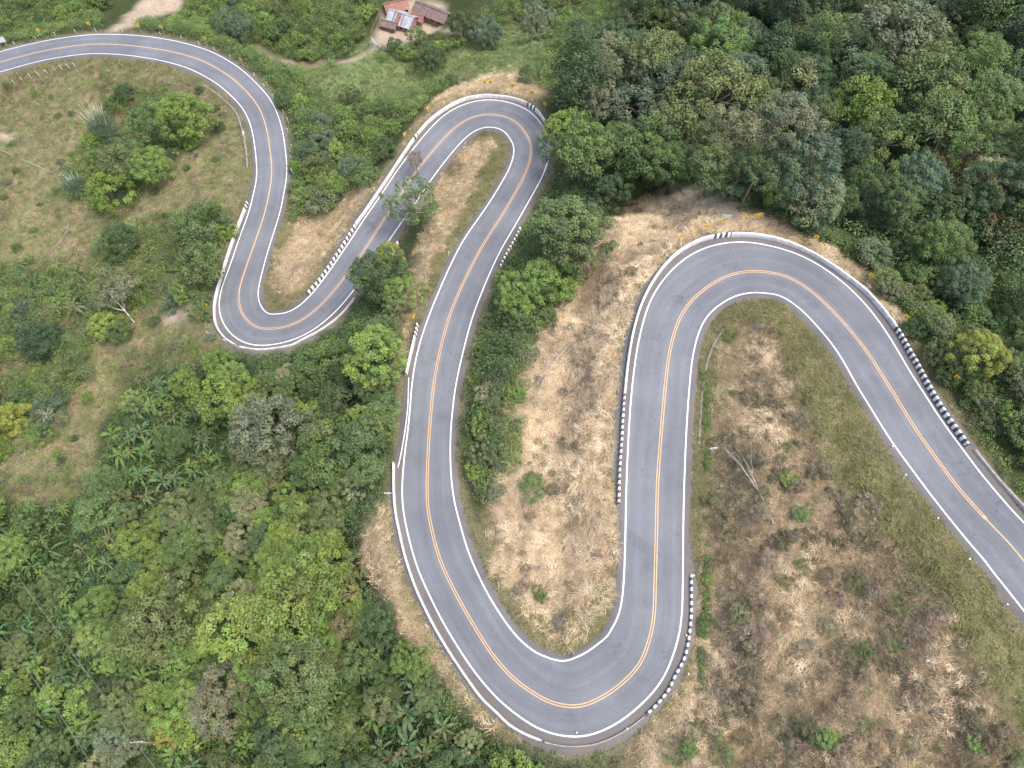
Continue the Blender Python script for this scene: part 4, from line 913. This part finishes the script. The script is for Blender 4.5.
def build_signs():
    O = ['first', 'second', 'third', 'fourth', 'fifth', 'sixth', 'seventh', 'eighth', 'ninth', 'tenth', 'eleventh', 'twelfth', 'thirteenth', 'fourteenth', 'fifteenth', 'sixteenth', 'seventeenth', 'eighteenth']
    big = [((679,243.5),'at the left shoulder of the right bend'),((703,234),'left of the painted stripes on the right bend'),((721,227.5),'in front of the grey signboard'),((743,226),'right of the grey signboard'),
           ((752.5,223.5),'left one of a close pair above the right bend'),((757,222.5),'right one of a close pair above the right bend'),((812,245),'alone at the foot of the forest over the right bend'),((866,283),'on the brown bank where the right bend turns down'),((900,324),'at the start of the long stripes'),((949,384),'standing out in the bushes beside the stripes')]
    for k, (p, l) in enumerate(big):
        chevron(p, 'yellow chevron sign ' + l, w=.6, h=.68, post=1.4)
    for p, l in (((621.5,343),'highest of the small ones left of the striped wall'),((617.5,394),'second highest of the small ones left of the striped wall'),((612.5,447),'by the middle of the striped wall in straw'),((609,488),'lowest one left of the striped wall')):
        chevron(p, 'small yellow edged sign ' + l, w=.3, h=.5, post=.7)
    mid = [((406,142),'on the bare bank left of the middle hairpin stripes'),((429,116),'on the bank above the middle hairpin wall'),((485,90.5),'left one at the top of the middle hairpin'),((490.5,90.5),'beside another at the top of the middle hairpin'),((512.5,94),'large bright one at the top of the middle hairpin'),((531.5,101),'behind the short stripes of the middle hairpin'),((544.5,112),'orange one at the end of the middle hairpin wall')]
    for p, l in mid: chevron(p, 'yellow chevron sign ' + l, w=.75, h=.8, post=1.7)
    chevron((414.5,320),'yellow chevron sign at the striped tip of the short wall', w=.8, h=.7, post=.7)
    for p, l in (((217.5,271),'left of the left hairpin wall'),((209.5,310),'tilted, at the corner of the left hairpin'),((568/1.0*0+227.5,100),'on the inside of the top left bend')):
        chevron(p, 'yellow chevron sign ' + l, w=.8, h=.8, post=.9)
    top = [((42,36.5),'first from the left over the top left bend'),((92,30),'second from the left over the top left bend'),((141,32),'just right of the dirt track mouth'),((164,33.5),'fourth from the left over the top left bend'),((207.5,45),'fifth from the left over the top left bend'),((243,66),'sixth from the left over the top left bend'),((269,90),'seventh along the top left bend, by the scrub'),((285.5,118),'last along the top left bend, going down')]
    for p, l in top: chevron(p, 'yellow chevron sign ' + l, w=.75, h=.8, post=1.6)
    back_sign((723,225), 'grey rectangular signboard behind the yellow chevrons of the right bend', 1.3, .75, 1.5, (.1, 1), M_GREYSIGN, posts=2)
    back_sign((389.5,497), 'white sign seen from behind beside the bottom bend wall', .95, .5, 1.3, (0, 1))
    back_sign((710.5,453), 'white sign seen from behind standing in the dry brush', .95, .5, 1.3, (-.15, 1))
    back_sign((493.5,721), 'pale blue grey box shaped sign outside the bottom bend wall', .55, .6, .6, (.7, .7), M_GREYSIGN)
    back_sign((427,626), 'small white board lying against the bank outside the bottom bend', .5, .3, .3, (.5, .8))
    back_sign((400,563), 'small cream marker board outside the bottom bend wall', .35, .35, .45, (.6, .8))
    back_sign((210,336), 'white board leaning on the bank left of the left hairpin', 1.0, .7, .7, (.5, .9))
    back_sign((228,345), 'left of two white signs seen from behind under the left hairpin', .9, .45, 1.5, (.2, 1))
    back_sign((239,350), 'right of two white signs seen from behind under the left hairpin', .9, .45, 1.7, (.2, 1))
    back_sign((289.5,126), 'white round edged sign above the road down to the left hairpin', .8, .8, 1.5, (-.8, -.5))
    back_sign((293.5,176), 'white sign at the scrub edge halfway down to the left hairpin', .9, .9, 1.2, (-.8, -.5))
    back_sign((293,151), 'thin pale sign among scrub right of the top left road', .3, .6, 1.3, (-.8, -.5))
    back_sign((246,139), 'white sign on the stone kerb inside the top left bend', .8, .7, 1.4, (.8, -.2))
    back_sign((4,46.5), 'large white signboard on two legs at the top left edge', 2.6, 1.5, 1.2, (.25, -1), M_WHITE, posts=2)
    gp = [(890,449),(903.5,477.5),(934.5,518.5),(967.5,559.5),(1004.5,605.5)]
    for k, p in enumerate(gp): guide_post(p, f'short white guide post, {O[k]} from the top along the inner right road', .6, .3, .24)
    for p, l in (((448.5,255),'beside the middle road across from the striped kerb'),((465,145.5),'inside the middle hairpin'),((423,299),'with black band left of the middle road'),((401.5,371),'with black band at the foot of the short wall'),
                 ((576,733),'standing on the white line of the bottom bend'),((627,728),'at the grey kerb of the bottom bend'),((613.5,553),'low in the straw left of the road'),((686,637),'against the striped kerb of the bottom bend'),((687,675),'leaning in grass right of the striped kerb'),((692,577),'at the upper end of the striped kerb'),
                 ((306,223.5),'at the top of the straw patch inside the left hairpin'),((374,190.5),'on the bare bank over the middle hairpin wall')):
        guide_post(p, 'short white guide post ' + l, .7, .15, .2)
    ps = [(14.5,44),(35.5,38.5),(55,35),(75.5,32.5),(96,31),(122.5,31),(160.5,34.5),(181.5,38.5),(199,44),(214.5,50),(230.5,57.5),(254.5,75.5),(264,86),(273,97),(279,106),(283.5,118.5),(288,131),(291,158)]
    for k, p in enumerate(ps): guide_post(p, f'small white guide post, {O[k]} from the left outside the top left bend', .75, .1, .2)
    fp = [(15,84),(23.3,81),(31.5,78.5),(40,76),(48,73.5),(56,71.5),(62.5,70),(70,68.5),(75.5,67.5)]
    for k, p in enumerate(fp):
        g = pick([p], 0)[0]; b = MB(); b.tube([(0, 0, -.4), (.02, 0, .7), (.0, .03, 1.35)], .075, 6)
        o = b.build('fence_post', M_WHITE); o.location = tuple(g); o.rotation_euler = (RNG.uniform(-.1, .1), RNG.uniform(-.25, .05), 0)
        tag(o, f'thin whitish fence post, {O[k]} from the left inside the top left bend', 'fence post', 'fence posts inside the top left bend')

# ------------------------------------------------------------------ farm in the valley
def hut(px, w, d, h, roof_h, rz, roof_mat, wall_mat, label, name='farm_hut', gable=True, openings=True):
    g = pick([px], 0)[0]; e = empty(name, tuple(g), rz)
    b = MB(); t = .14
    b.box((0, -d / 2 + t / 2, h / 2 - .3), (w, t, h + .6)); b.box((0, d / 2 - t / 2, h / 2 - .3), (w, t, h + .6))
    b.box((-w / 2 + t / 2, 0, h / 2 - .3), (t, d - 2 * t - .004, h + .6)); b.box((w / 2 - t / 2, 0, h / 2 - .3), (t, d - 2 * t - .004, h + .6))
    if gable:
        for s in (-1, 1):
            x = s * (w / 2 - t / 2); b.add([(x - t/2, -d/2, h), (x - t/2, d/2, h), (x - t/2, 0, h + roof_h), (x + t/2, -d/2, h), (x + t/2, d/2, h), (x + t/2, 0, h + roof_h)], [(0, 2, 1), (3, 4, 5), (0, 1, 4, 3), (1, 2, 5, 4), (2, 0, 3, 5)])
    b.build('wall', wall_mat, e)
    r = MB(); ov = .5; n = max(6, int(w / .35))
    for s in (-1, 1):
        for k in range(n):                     # corrugated sheet, ridge to eave
            x0 = -w/2 - ov + (w + 2*ov) * k / n; x1 = -w/2 - ov + (w + 2*ov) * (k + 1) / n; xm = (x0 + x1) / 2
            ye = s * (d / 2 + ov); sl = roof_h / (d / 2); ze = h - ov * sl + .04; zr = h + roof_h + .06
            for (xa, xb, da, db) in ((x0, xm, 0, .05), (xm, x1, .05, 0)):
                vs = [(xa, 0, zr + da), (xb, 0, zr + db), (xb, ye, ze + db), (xa, ye, ze + da)]; vs += [(x, y, z - .035) for x, y, z in vs]
                r.add(vs, [(0,1,2,3),(7,6,5,4),(0,4,5,1),(1,5,6,2),(2,6,7,3),(3,7,4,0)], ((k * 7 + (3 if s > 0 else 0)) // 3) % len(roof_mat) if isinstance(roof_mat, list) else 0)
    ro = r.build('roof', roof_mat, e); c = MB(); c.box((0, 0, h + roof_h + .15), (w + 2 * ov, .4, .06)); c.build('ridge_cap', roof_mat[0] if isinstance(roof_mat, list) else roof_mat, ro)
    if openings:
        dr = MB(); dr.box((-w * .18, -d / 2 - .012, .95), (.85, .05, 1.9)); dr.build('door', M_TIMBER, e)
        for x in (w * .12, w * .34):
            wd = MB(); wd.box((x, -d / 2 - .012, 1.4), (.75, .05, .7)); wd.build('window', M_DARK, e)
    return tag(e, label, 'hut' if w < 6 else 'house')
def build_farm():
    hut((397,13), 6.0, 4.2, 2.3, 1.2, .35, M_RUSTROOF, M_TIMBER, 'small hut with orange red roof at the back of the farm yard')
    hut((404,26), 7.6, 5.6, 2.4, 1.5, -.45, [M_TINROOF, M_BROWNROOF, M_TINROOF, M_RUSTROOF, M_TINROOF], M_PLASTER, 'farm house with patched pale tin roof in the middle of the yard', 'farm_house')
    hut((390.5,29.5), 4.0, 2.6, 1.9, .6, -.35, M_BROWNROOF, M_TIMBER, 'low brown shed at the left of the tin roofed house', 'shed', openings=False)
    hut((419,23), 3.0, 2.4, 2.0, .7, -.4, M_RUSTROOF, M_PLASTER, 'tiny reddish hut between the house and the long barn', openings=False)
    hut((433,19), 10.5, 4.4, 2.3, 1.2, -.55, M_BROWNROOF, M_TIMBER, 'long barn with dull brown roof on the right of the yard', 'barn')
    # split pale gate panel at the yard entrance
    g = pick([(376,46)], 0)[0]; e = empty('yard_gate', tuple(g), 2.2); b = MB()
    for k in range(5): b.box((0, 0, .25 + k * .28), (4.2, .05, .14))
    b.build('rail', M_WHITE, e)
    for x in (-2.1, 0, 2.1):
        p = MB(); p.box((x, .06, .55), (.12, .1, 1.7)); p.build('gate_post', M_WHITE, e)
    tag(e, 'white railed gate at the lower left corner of the farm yard', 'gate')
    b = MB(); pts = [(366,52),(369,44),(371,36),(374,27),(379,19),(383,10)]; X = pick(np.array(pts, float), 0)
    dk = empty('hedge_fence', tuple(X[0])); 
    for k in range(len(X) - 1):
        d = X[k + 1] - X[k]
        for q in range(3):
            p = X[k] + d * q / 3 - X[0]; b.tube([(p[0], p[1], p[2] - .3), (p[0] + .03, p[1], p[2] + 1.3)], .07, 5)
        a = X[k] - X[0]; c = X[k + 1] - X[0]
        for z in (.5, 1.05): b.tube([(a[0], a[1], a[2] + z), (c[0], c[1], c[2] + z)], .05, 4)
    b.build('fence_rail', M_TIMBER, dk); dk.name = 'timber_fence'; tag(dk, 'dark timber fence on the left side of the farm yard', 'fence')

# ------------------------------------------------------------------ bananas, bamboo, dead wood, power line
def banana_meshes():
    out = []
    for sd in range(6):
        rng = np.random.default_rng(900 + sd); V = []; F = []; t = []
        nl = rng.integers(9, 14)
        for k in range(nl):
            a = k * 2.4 + rng.normal() * .25; L = rng.uniform(1., 2.5); w = rng.uniform(.15, .23); rise = rng.uniform(.1, 1.1); m = 9
            dx, dy = math.cos(a), math.sin(a); col = rng.uniform(.85, 1.2) * np.array([1, 1, 1]) * (1 + rng.normal(size=3) * [.14, .03, .12])
            if rng.random() < .11: col = np.array([1.9, 1.1, 1.2]) * rng.uniform(.6, .9)
            o = len(V)
            for j in range(m + 1):
                u = j / m; x = L * (.12 + .88 * u); z = rise * math.sin(min(1, u * 1.1) * 2.3) - (u ** 2.4) * L * .48; ww = w * (math.sin(math.pi * min(1, .06 + u * .94)) ** .55) * (.9 + .15 * rng.random())
                for s, dz in ((-1, .05), (0, -.03), (1, .05)):
                    V.append((dx * x - dy * ww * s, dy * x + dx * ww * s, z + dz))
            for j in range(m):
                for s in (0, 1):
                    if rng.random() < .11: continue
                    b = o + j * 3 + s; F.append((b, b + 1, b + 4, b + 3)); t.append(col * (1.12 if s else .95))
        out.append(mesh_np('leaves', V, np.array(F), M_LEAF, fcol=np.clip(np.array(t), .02, 3)))
    return out
def build_bananas():
    LV = banana_meshes(); b = MB(); b.tube([(0, 0, -2.2), (.05, 0, -1), (0, 0, .1)], [.16, .13, .08], 8); ST = b.mesh('pseudostem', simple('banana_stem', (.22, .25, .1), .7), True)
    rng = random.Random(77); n = 0
    regions = [([(125,390),(165,378),(225,400),(240,450),(200,490),(120,500),(100,470)], 40, 'the upper banana patch'), ([(-10,515),(60,500),(130,520),(125,600),(100,680),(110,768),(-10,768)], 75, 'the lower banana patch'),
               ([(340,660),(410,668),(452,715),(440,768),(330,768),(310,720)], 30, 'bananas'), ([(175,745),(240,720),(262,768),(170,768)], 12, ''), ([(120,665),(180,660),(175,690),(120,690)], 6, ''), ([(20,265),(90,270),(100,290),(60,330),(20,330)], 12, '')]
    for poly, cnt, _ in regions:
        made = 0
        for _t in range(cnt * 30):
            if made >= cnt: break
            px = (rng.uniform(min(p[0] for p in poly), max(p[0] for p in poly)), rng.uniform(min(p[1] for p in poly), max(p[1] for p in poly)))
            if not inpoly(np.array([px]), poly)[0]: continue
            if any(math.hypot(q[3] - px[0], q[4] - px[1]) < (q[5] * .75 + 6 if q[2] >= 0 else 9) for q in PLACED): continue
            h = rng.uniform(1.3, 3.4); c = pick([px], h)[0]; s = rng.uniform(.55, 1.3)
            e = empty('banana_plant', (c[0], c[1], c[2] - h), rng.uniform(0, 6.28))
            l = link('leaves', rng.choice(LV), e); l.location = (0, 0, h); l.scale = (s, s, s); l.rotation_euler = (rng.uniform(-.15, .15), rng.uniform(-.15, .15), 0)
            k = rng.choice([(.09, .165, .055), (.11, .19, .055), (.07, .13, .05), (.1, .16, .075), (.13, .205, .055), (.13, .165, .07)]); l.color = (*k, 1)
            st = link('pseudostem', ST, e); st.location = (0, 0, h); st.scale = (1, 1, h / 2.1)
            tag(e, 'banana plant', 'banana plant', 'banana plants of the lower left slope'); PLACED.append((c[0], c[1], -1, px[0], px[1], 11)); made += 1; n += 1
            note(e, px, 'leafy banana plant', None)
    name_all(); print('bananas', n)
def branch_mb(b, p, d, L, r, rng, depth=0, spread=.6):
    pts = [Vector(p)]; v = Vector(d).normalized()
    for k in range(4):
        v = (v + Vector((rng.uniform(-1, 1), rng.uniform(-1, 1), rng.uniform(-.6, .8))) * .13).normalized(); pts.append(pts[-1] + v * L / 4)
    b.tube(pts, [max(r * (1 - .2 * k), .006) for k in range(5)], 5 if depth < 3 else 3)
    if depth < 4 and L > .35:
        for k in (2, 3, 4):
            for _ in range(1 if depth else 2):
                w = (v + Vector((rng.uniform(-1, 1), rng.uniform(-1, 1), rng.uniform(-.4, .8))) * spread).normalized(); branch_mb(b, pts[k], w, L * rng.uniform(.35, .6), r * .5, rng, depth + 1, spread)
def dead_tree(px, label, d, L, r, seed, mat=None, name='dead_tree', h=0., spread=.6):
    g = pick([px], h)[0]; rng = random.Random(seed); e = empty(name, (g[0], g[1], g[2] - h + (.22 if name == 'fallen_tree' else 0)))
    t = MB(); v = Vector(d).normalized(); n = 5; pts = [v * (L * .55 * k / n - .2) for k in range(n + 1)]
    t.tube(pts, [r * (1 - .08 * k) for k in range(n + 1)], 7); t.build('trunk', mat or M_PALEBARK, e, True)
    for k in range(3):
        b = MB(); w = (v + Vector((rng.uniform(-1, 1), rng.uniform(-1, 1), rng.uniform(-.3, .5))) * spread * .8).normalized()
        branch_mb(b, pts[n - k], w, L * .5, r * .55, rng, 1, spread); b.build('limb', mat or M_PALEBARK, e)
    return tag(e, label, 'dead tree')
def bamboo(px, label, seed, L=10, n=34, lean=(-.7, .55), rpx=0):
    g = pick([px], 0)[0]; rng = random.Random(seed); e = empty('bamboo_clump', tuple(g))
    LVc = []; 
    for grp in range(9):
        b = MB()
        for k in range(n // 9):
            x, y = rng.uniform(-1.2, 1.2), rng.uniform(-1.2, 1.2); q = rng.uniform(.55, 1.1) * L
            dx, dy = lean[0] + rng.uniform(-.35, .35), lean[1] + rng.uniform(-.35, .35); pts = []
            for j in range(9):
                u = j / 8; pts.append((x + dx * q * .62 * u ** 1.6, y + dy * q * .62 * u ** 1.6, q * .82 * (u - .28 * u ** 3) - .2))
            b.tube(pts, [.07 * (1 - .6 * j / 8) for j in range(9)], 5)
            for j in (2, 3, 4, 5): LVc.append(pts[j])
        b.build('culm', M_CULM, e)
    rg = np.random.default_rng(seed); Cc = np.array(LVc); Cc = Cc[rg.random(len(Cc)) < .8] + rg.normal(size=(0, 3)).sum() if False else np.array(LVc)
    Cc = np.r_[Cc, Cc + rg.normal(size=Cc.shape) * .5]; Cc = Cc[Cc[:, 2] < L * .66]; Cc = Cc + rg.normal(size=Cc.shape) * .5
    V, F, t = puffs(Cc, rg.uniform(.5, 1.0, len(Cc)), 46, .34, rg, tints=np.tile((1., 1., 1.), (len(Cc), 1)), aspect=.22, hue=.15)
    f = link('foliage', mesh_np('foliage', V, F, M_LEAF, fcol=t), e); f.color = (.095, .15, .085, 1)
    PLACED.append((g[0], g[1], 1, px[0], px[1], 14)); return tag(e, label, 'bamboo')
def build_deadwood():
    bamboo((112,143), 'bluish bamboo clump with long bare leaning culms on the left slope', 5, 11, 36, (-.55, .75))
    bamboo((84,196), 'smaller bamboo clump with pale culms by the thin pipe', 6, 8, 27, (-.6, .6))
    dead_tree((134,322), 'dead white tree with forked trunk on the left slope', (-.45, .5, .65), 6.5, .17, 3, M_WHITEBARK)
    dead_tree((772,522), 'fallen grey dead tree lying in the brush inside the right bend', (-.32, 1, .12), 8.5, .13, 4, M_PALEBARK, 'fallen_tree', spread=.35)
    dead_tree((546,376), 'bundle of pale bare branches fallen on the straw slope', (-.35, -.85, .2), 5.5, .12, 5, name='fallen_tree', spread=.3)
    dead_tree((566,349), 'pale fallen trunk pointing down the straw slope', (-.62, -.8, .1), 7.0, .085, 6, name='fallen_tree', spread=.15)
    dead_tree((566,311), 'long pale dead branch lying from the trees onto the straw', (-.8, .5, .1), 6.0, .09, 7, name='fallen_tree', spread=.2)
    dead_tree((600,245), 'grey heap of bare branches below the large olive tree', (-.2, -.2, .12), 3.5, .06, 8, name='fallen_tree', spread=.9)
    dead_tree((563,197), 'bare pale branch reaching from the trees towards the middle road', (-1, .05, .3), 3.6, .06, 9, h=1.5, name='dead_tree')
    dead_tree((548,405), 'thin pale twiggy branch beside the bundle of bare branches', (-.3, -.9, .1), 3.6, .06, 21, name='fallen_tree', spread=.5)
    dead_tree((556,338), 'grey twiggy branch at the upper end of the straw slope hollow', (.5, .7, .12), 3.2, .06, 22, name='fallen_tree', spread=.8)
    dead_tree((625,262), 'thin bare branch lying on the bank over the right bend', (-.9, -.3, .1), 3.4, .05, 23, name='fallen_tree', spread=.6)
    dead_tree((735,415), 'pale dry branch lying in the upper brush inside the right bend', (.8, .4, .12), 2.8, .05, 24, name='fallen_tree', spread=.7)
    dead_tree((985,72), 'pale leafless tree at the top right corner of the forest', (.12, .15, 1), 13, .2, 10)
    dead_tree((275,425), 'bare whitish branched tree above the large grey green one', (-.1, .1, 1), 7.5, .13, 11, spread=.9)
    dead_tree((303,462), 'thin bare leaning trunk in the lower forest', (-.6, .5, .8), 6, .08, 12)
    dead_tree((55,248), 'small fallen grey branch on the grassy left slope', (.4, .9, .1), 5, .09, 13, name='fallen_tree', spread=.3)
    dead_tree((98,344), 'short pale log lying on the dry left slope', (-.8, .6, .1), 3.6, .1, 14, name='fallen_tree', spread=.1)
    # thin pale pipe across the meadow
    X = pick(np.array([(-6,147),(12,155),(25,160.5),(36,165.5),(47,170.5),(58,175),(66,178)], float), .25); b = MB(); o = X[0].copy()
    b.tube([tuple(p - o) for p in X], .09, 6); q = b.build('water_pipe', M_PALEBARK); q.location = tuple(o)
    tag(q, 'thin pale pipe running across the meadow at the left edge', 'pipe')
    # power line through the lower left: a pole with a crossarm and two cables
    g = pick([(137,742)], 7.2)[0]; gz = ground(g[None, :2])[0]; e = empty('utility_pole', (g[0], g[1], gz)); H = g[2] - gz
    b = MB(); b.tube([(0, 0, -.8), (0, 0, H + .3)], [.15, .1], 10); b.build('pole', M_KERB, e, True)
    a = MB(); a.box((0, 0, H), (1.5, .1, .1)); am = a.build('crossarm', simple('rusty_steel', (.4, .24, .19), .7), e); am.rotation_euler = (0, 0, .1)
    for x in (-.68, .68):
        s = MB(); s.tube([(x, 0, H + .05), (x, 0, H + .28)], [.05, .04], 8); s.build('insulator', M_WHITE, e).rotation_euler = (0, 0, .1)
    tag(e, 'power pole with a short reddish crossarm among the lower left trees', 'utility pole')
    for k, (px, lab) in enumerate((([(8,560),(34,600),(50,621),(72,653),(105,697),(134,740.5),(158,772),(172,790)], 'right of two thin power cables over the lower left forest'), ([(2,632),(20,658),(35,681),(57.5,711),(92.5,766),(108,790)], 'left of two thin power cables over the lower left forest'))):
        X = pick(np.array(px, float), 7.2); zl = np.polyfit(np.arange(len(X)), X[:, 2], 1); P0, P1 = X[0], X[-1]; D = P1 - P0
        pts = []; q = dens(px, 4); zz = np.interp(np.linspace(0, 1, len(q)), [0, .75, 1], [X[0, 2], g[2] + .3 if k == 0 else X[-2, 2], X[-1, 2]])
        Y = at_z(q, zz); b = MB(); o = Y[0].copy(); b.tube([tuple(p - o) for p in Y], .02, 5); w = b.build('power_cable', M_WIRE); w.location = tuple(o)
        tag(w, lab, 'power cable')
    # fresh green clumps in the dry ground
    for px, r, kind, col, lab, hf in [((832,738),10,'bush','bright','bright green leafy clump at the bottom of the dry brush',.4), ((788,478),7,'bush','bright','green leafy clump right of the fallen dead tree',.4), ((800,513),9,'bush','mid','dark green clump below the fallen dead tree',.4),
          ((980,745),8,'bush','bright','small green clump at the bottom right corner',.4), ((690,750),8,'bush','mid','small green clump below the striped kerb',.4), ((533,484),12,'bush','olive','bright green leafy clump in the straw beside the leafy strip',.45), ((707,580),5,'bush','bright','little green bush right of the striped kerb top',.4),
          ((742,612),11,'bush','greyolive','grey green bush in the brush right of the striped kerb',.4), ((868,505),11,'drybush','twig','twiggy grey bush in the middle of the brush',.4), ((320,200),17,'drybush','greyolive','grey olive bush above the straw patch of the left hairpin',.6), ((457,168),9,'drybush','brown','dark twiggy bush on the strip inside the middle hairpin',.35), ((415,160),8,'loose','rust','small brownish leafless crown over the middle hairpin road',2.8)]:
        place_tree(px, r, kind, col, lab, hfac=hf, name='shrub' if kind != 'loose' else 'broadleaf_tree', cat='shrub' if kind != 'loose' else 'tree', var=.04, squash=.6 if kind != 'loose' else None)
# ------------------------------------------------------------------ camera, light, view
def build_world():
    cd = bpy.data.cameras.new('camera'); cam = bpy.data.objects.new('camera', cd); COL.objects.link(cam)
    cam.location = (0, 0, CAM_H); cam.rotation_euler = (R(90) - TH, 0, 0)
    cd.sensor_fit = 'HORIZONTAL'; cd.angle = R(72); cd.clip_start = .5; cd.clip_end = 6000
    SC.camera = cam
    w = bpy.data.worlds.new('World'); SC.world = w; w.use_nodes = True; nt = w.node_tree
    sky = nt.nodes.new('ShaderNodeTexSky'); sky.sky_type = 'NISHITA'; sky.sun_disc = False
    sky.sun_elevation = R(68); sky.sun_rotation = R(112); sky.dust_density = 4.; sky.air_density = .8; sky.ozone_density = .6
    bg = nt.nodes['Background']; bg.inputs['Strength'].default_value = .125
    nt.links.new(sky.outputs[0], bg.inputs['Color'])
    ld = bpy.data.lights.new('sun', 'SUN'); ld.energy = 1.1; ld.angle = R(30); ld.color = (1, .965, .91)
    sun = bpy.data.objects.new('sun', ld); COL.objects.link(sun)
    az = R(112); el = R(68)
    d = Vector((math.sin(az) * math.cos(el), math.cos(az) * math.cos(el), math.sin(el)))   # towards the sun
    sun.rotation_euler = d.to_track_quat('Z', 'Y').to_euler()
    vs = SC.view_settings; vs.view_transform = 'Standard'; vs.look = 'None'; vs.gamma = 1; vs.use_curve_mapping = False; vs.exposure = 1.55
    SC.cycles.max_bounces = 6; SC.cycles.diffuse_bounces = 4; SC.cycles.transmission_bounces = 4; SC.cycles.use_adaptive_sampling = True
build_road(); build_terrain(); build_world(); make_crowns(); build_key_trees(); build_walls(); build_signs(); build_farm(); build_deadwood(); build_bananas(); build_fill(); build_stuff()
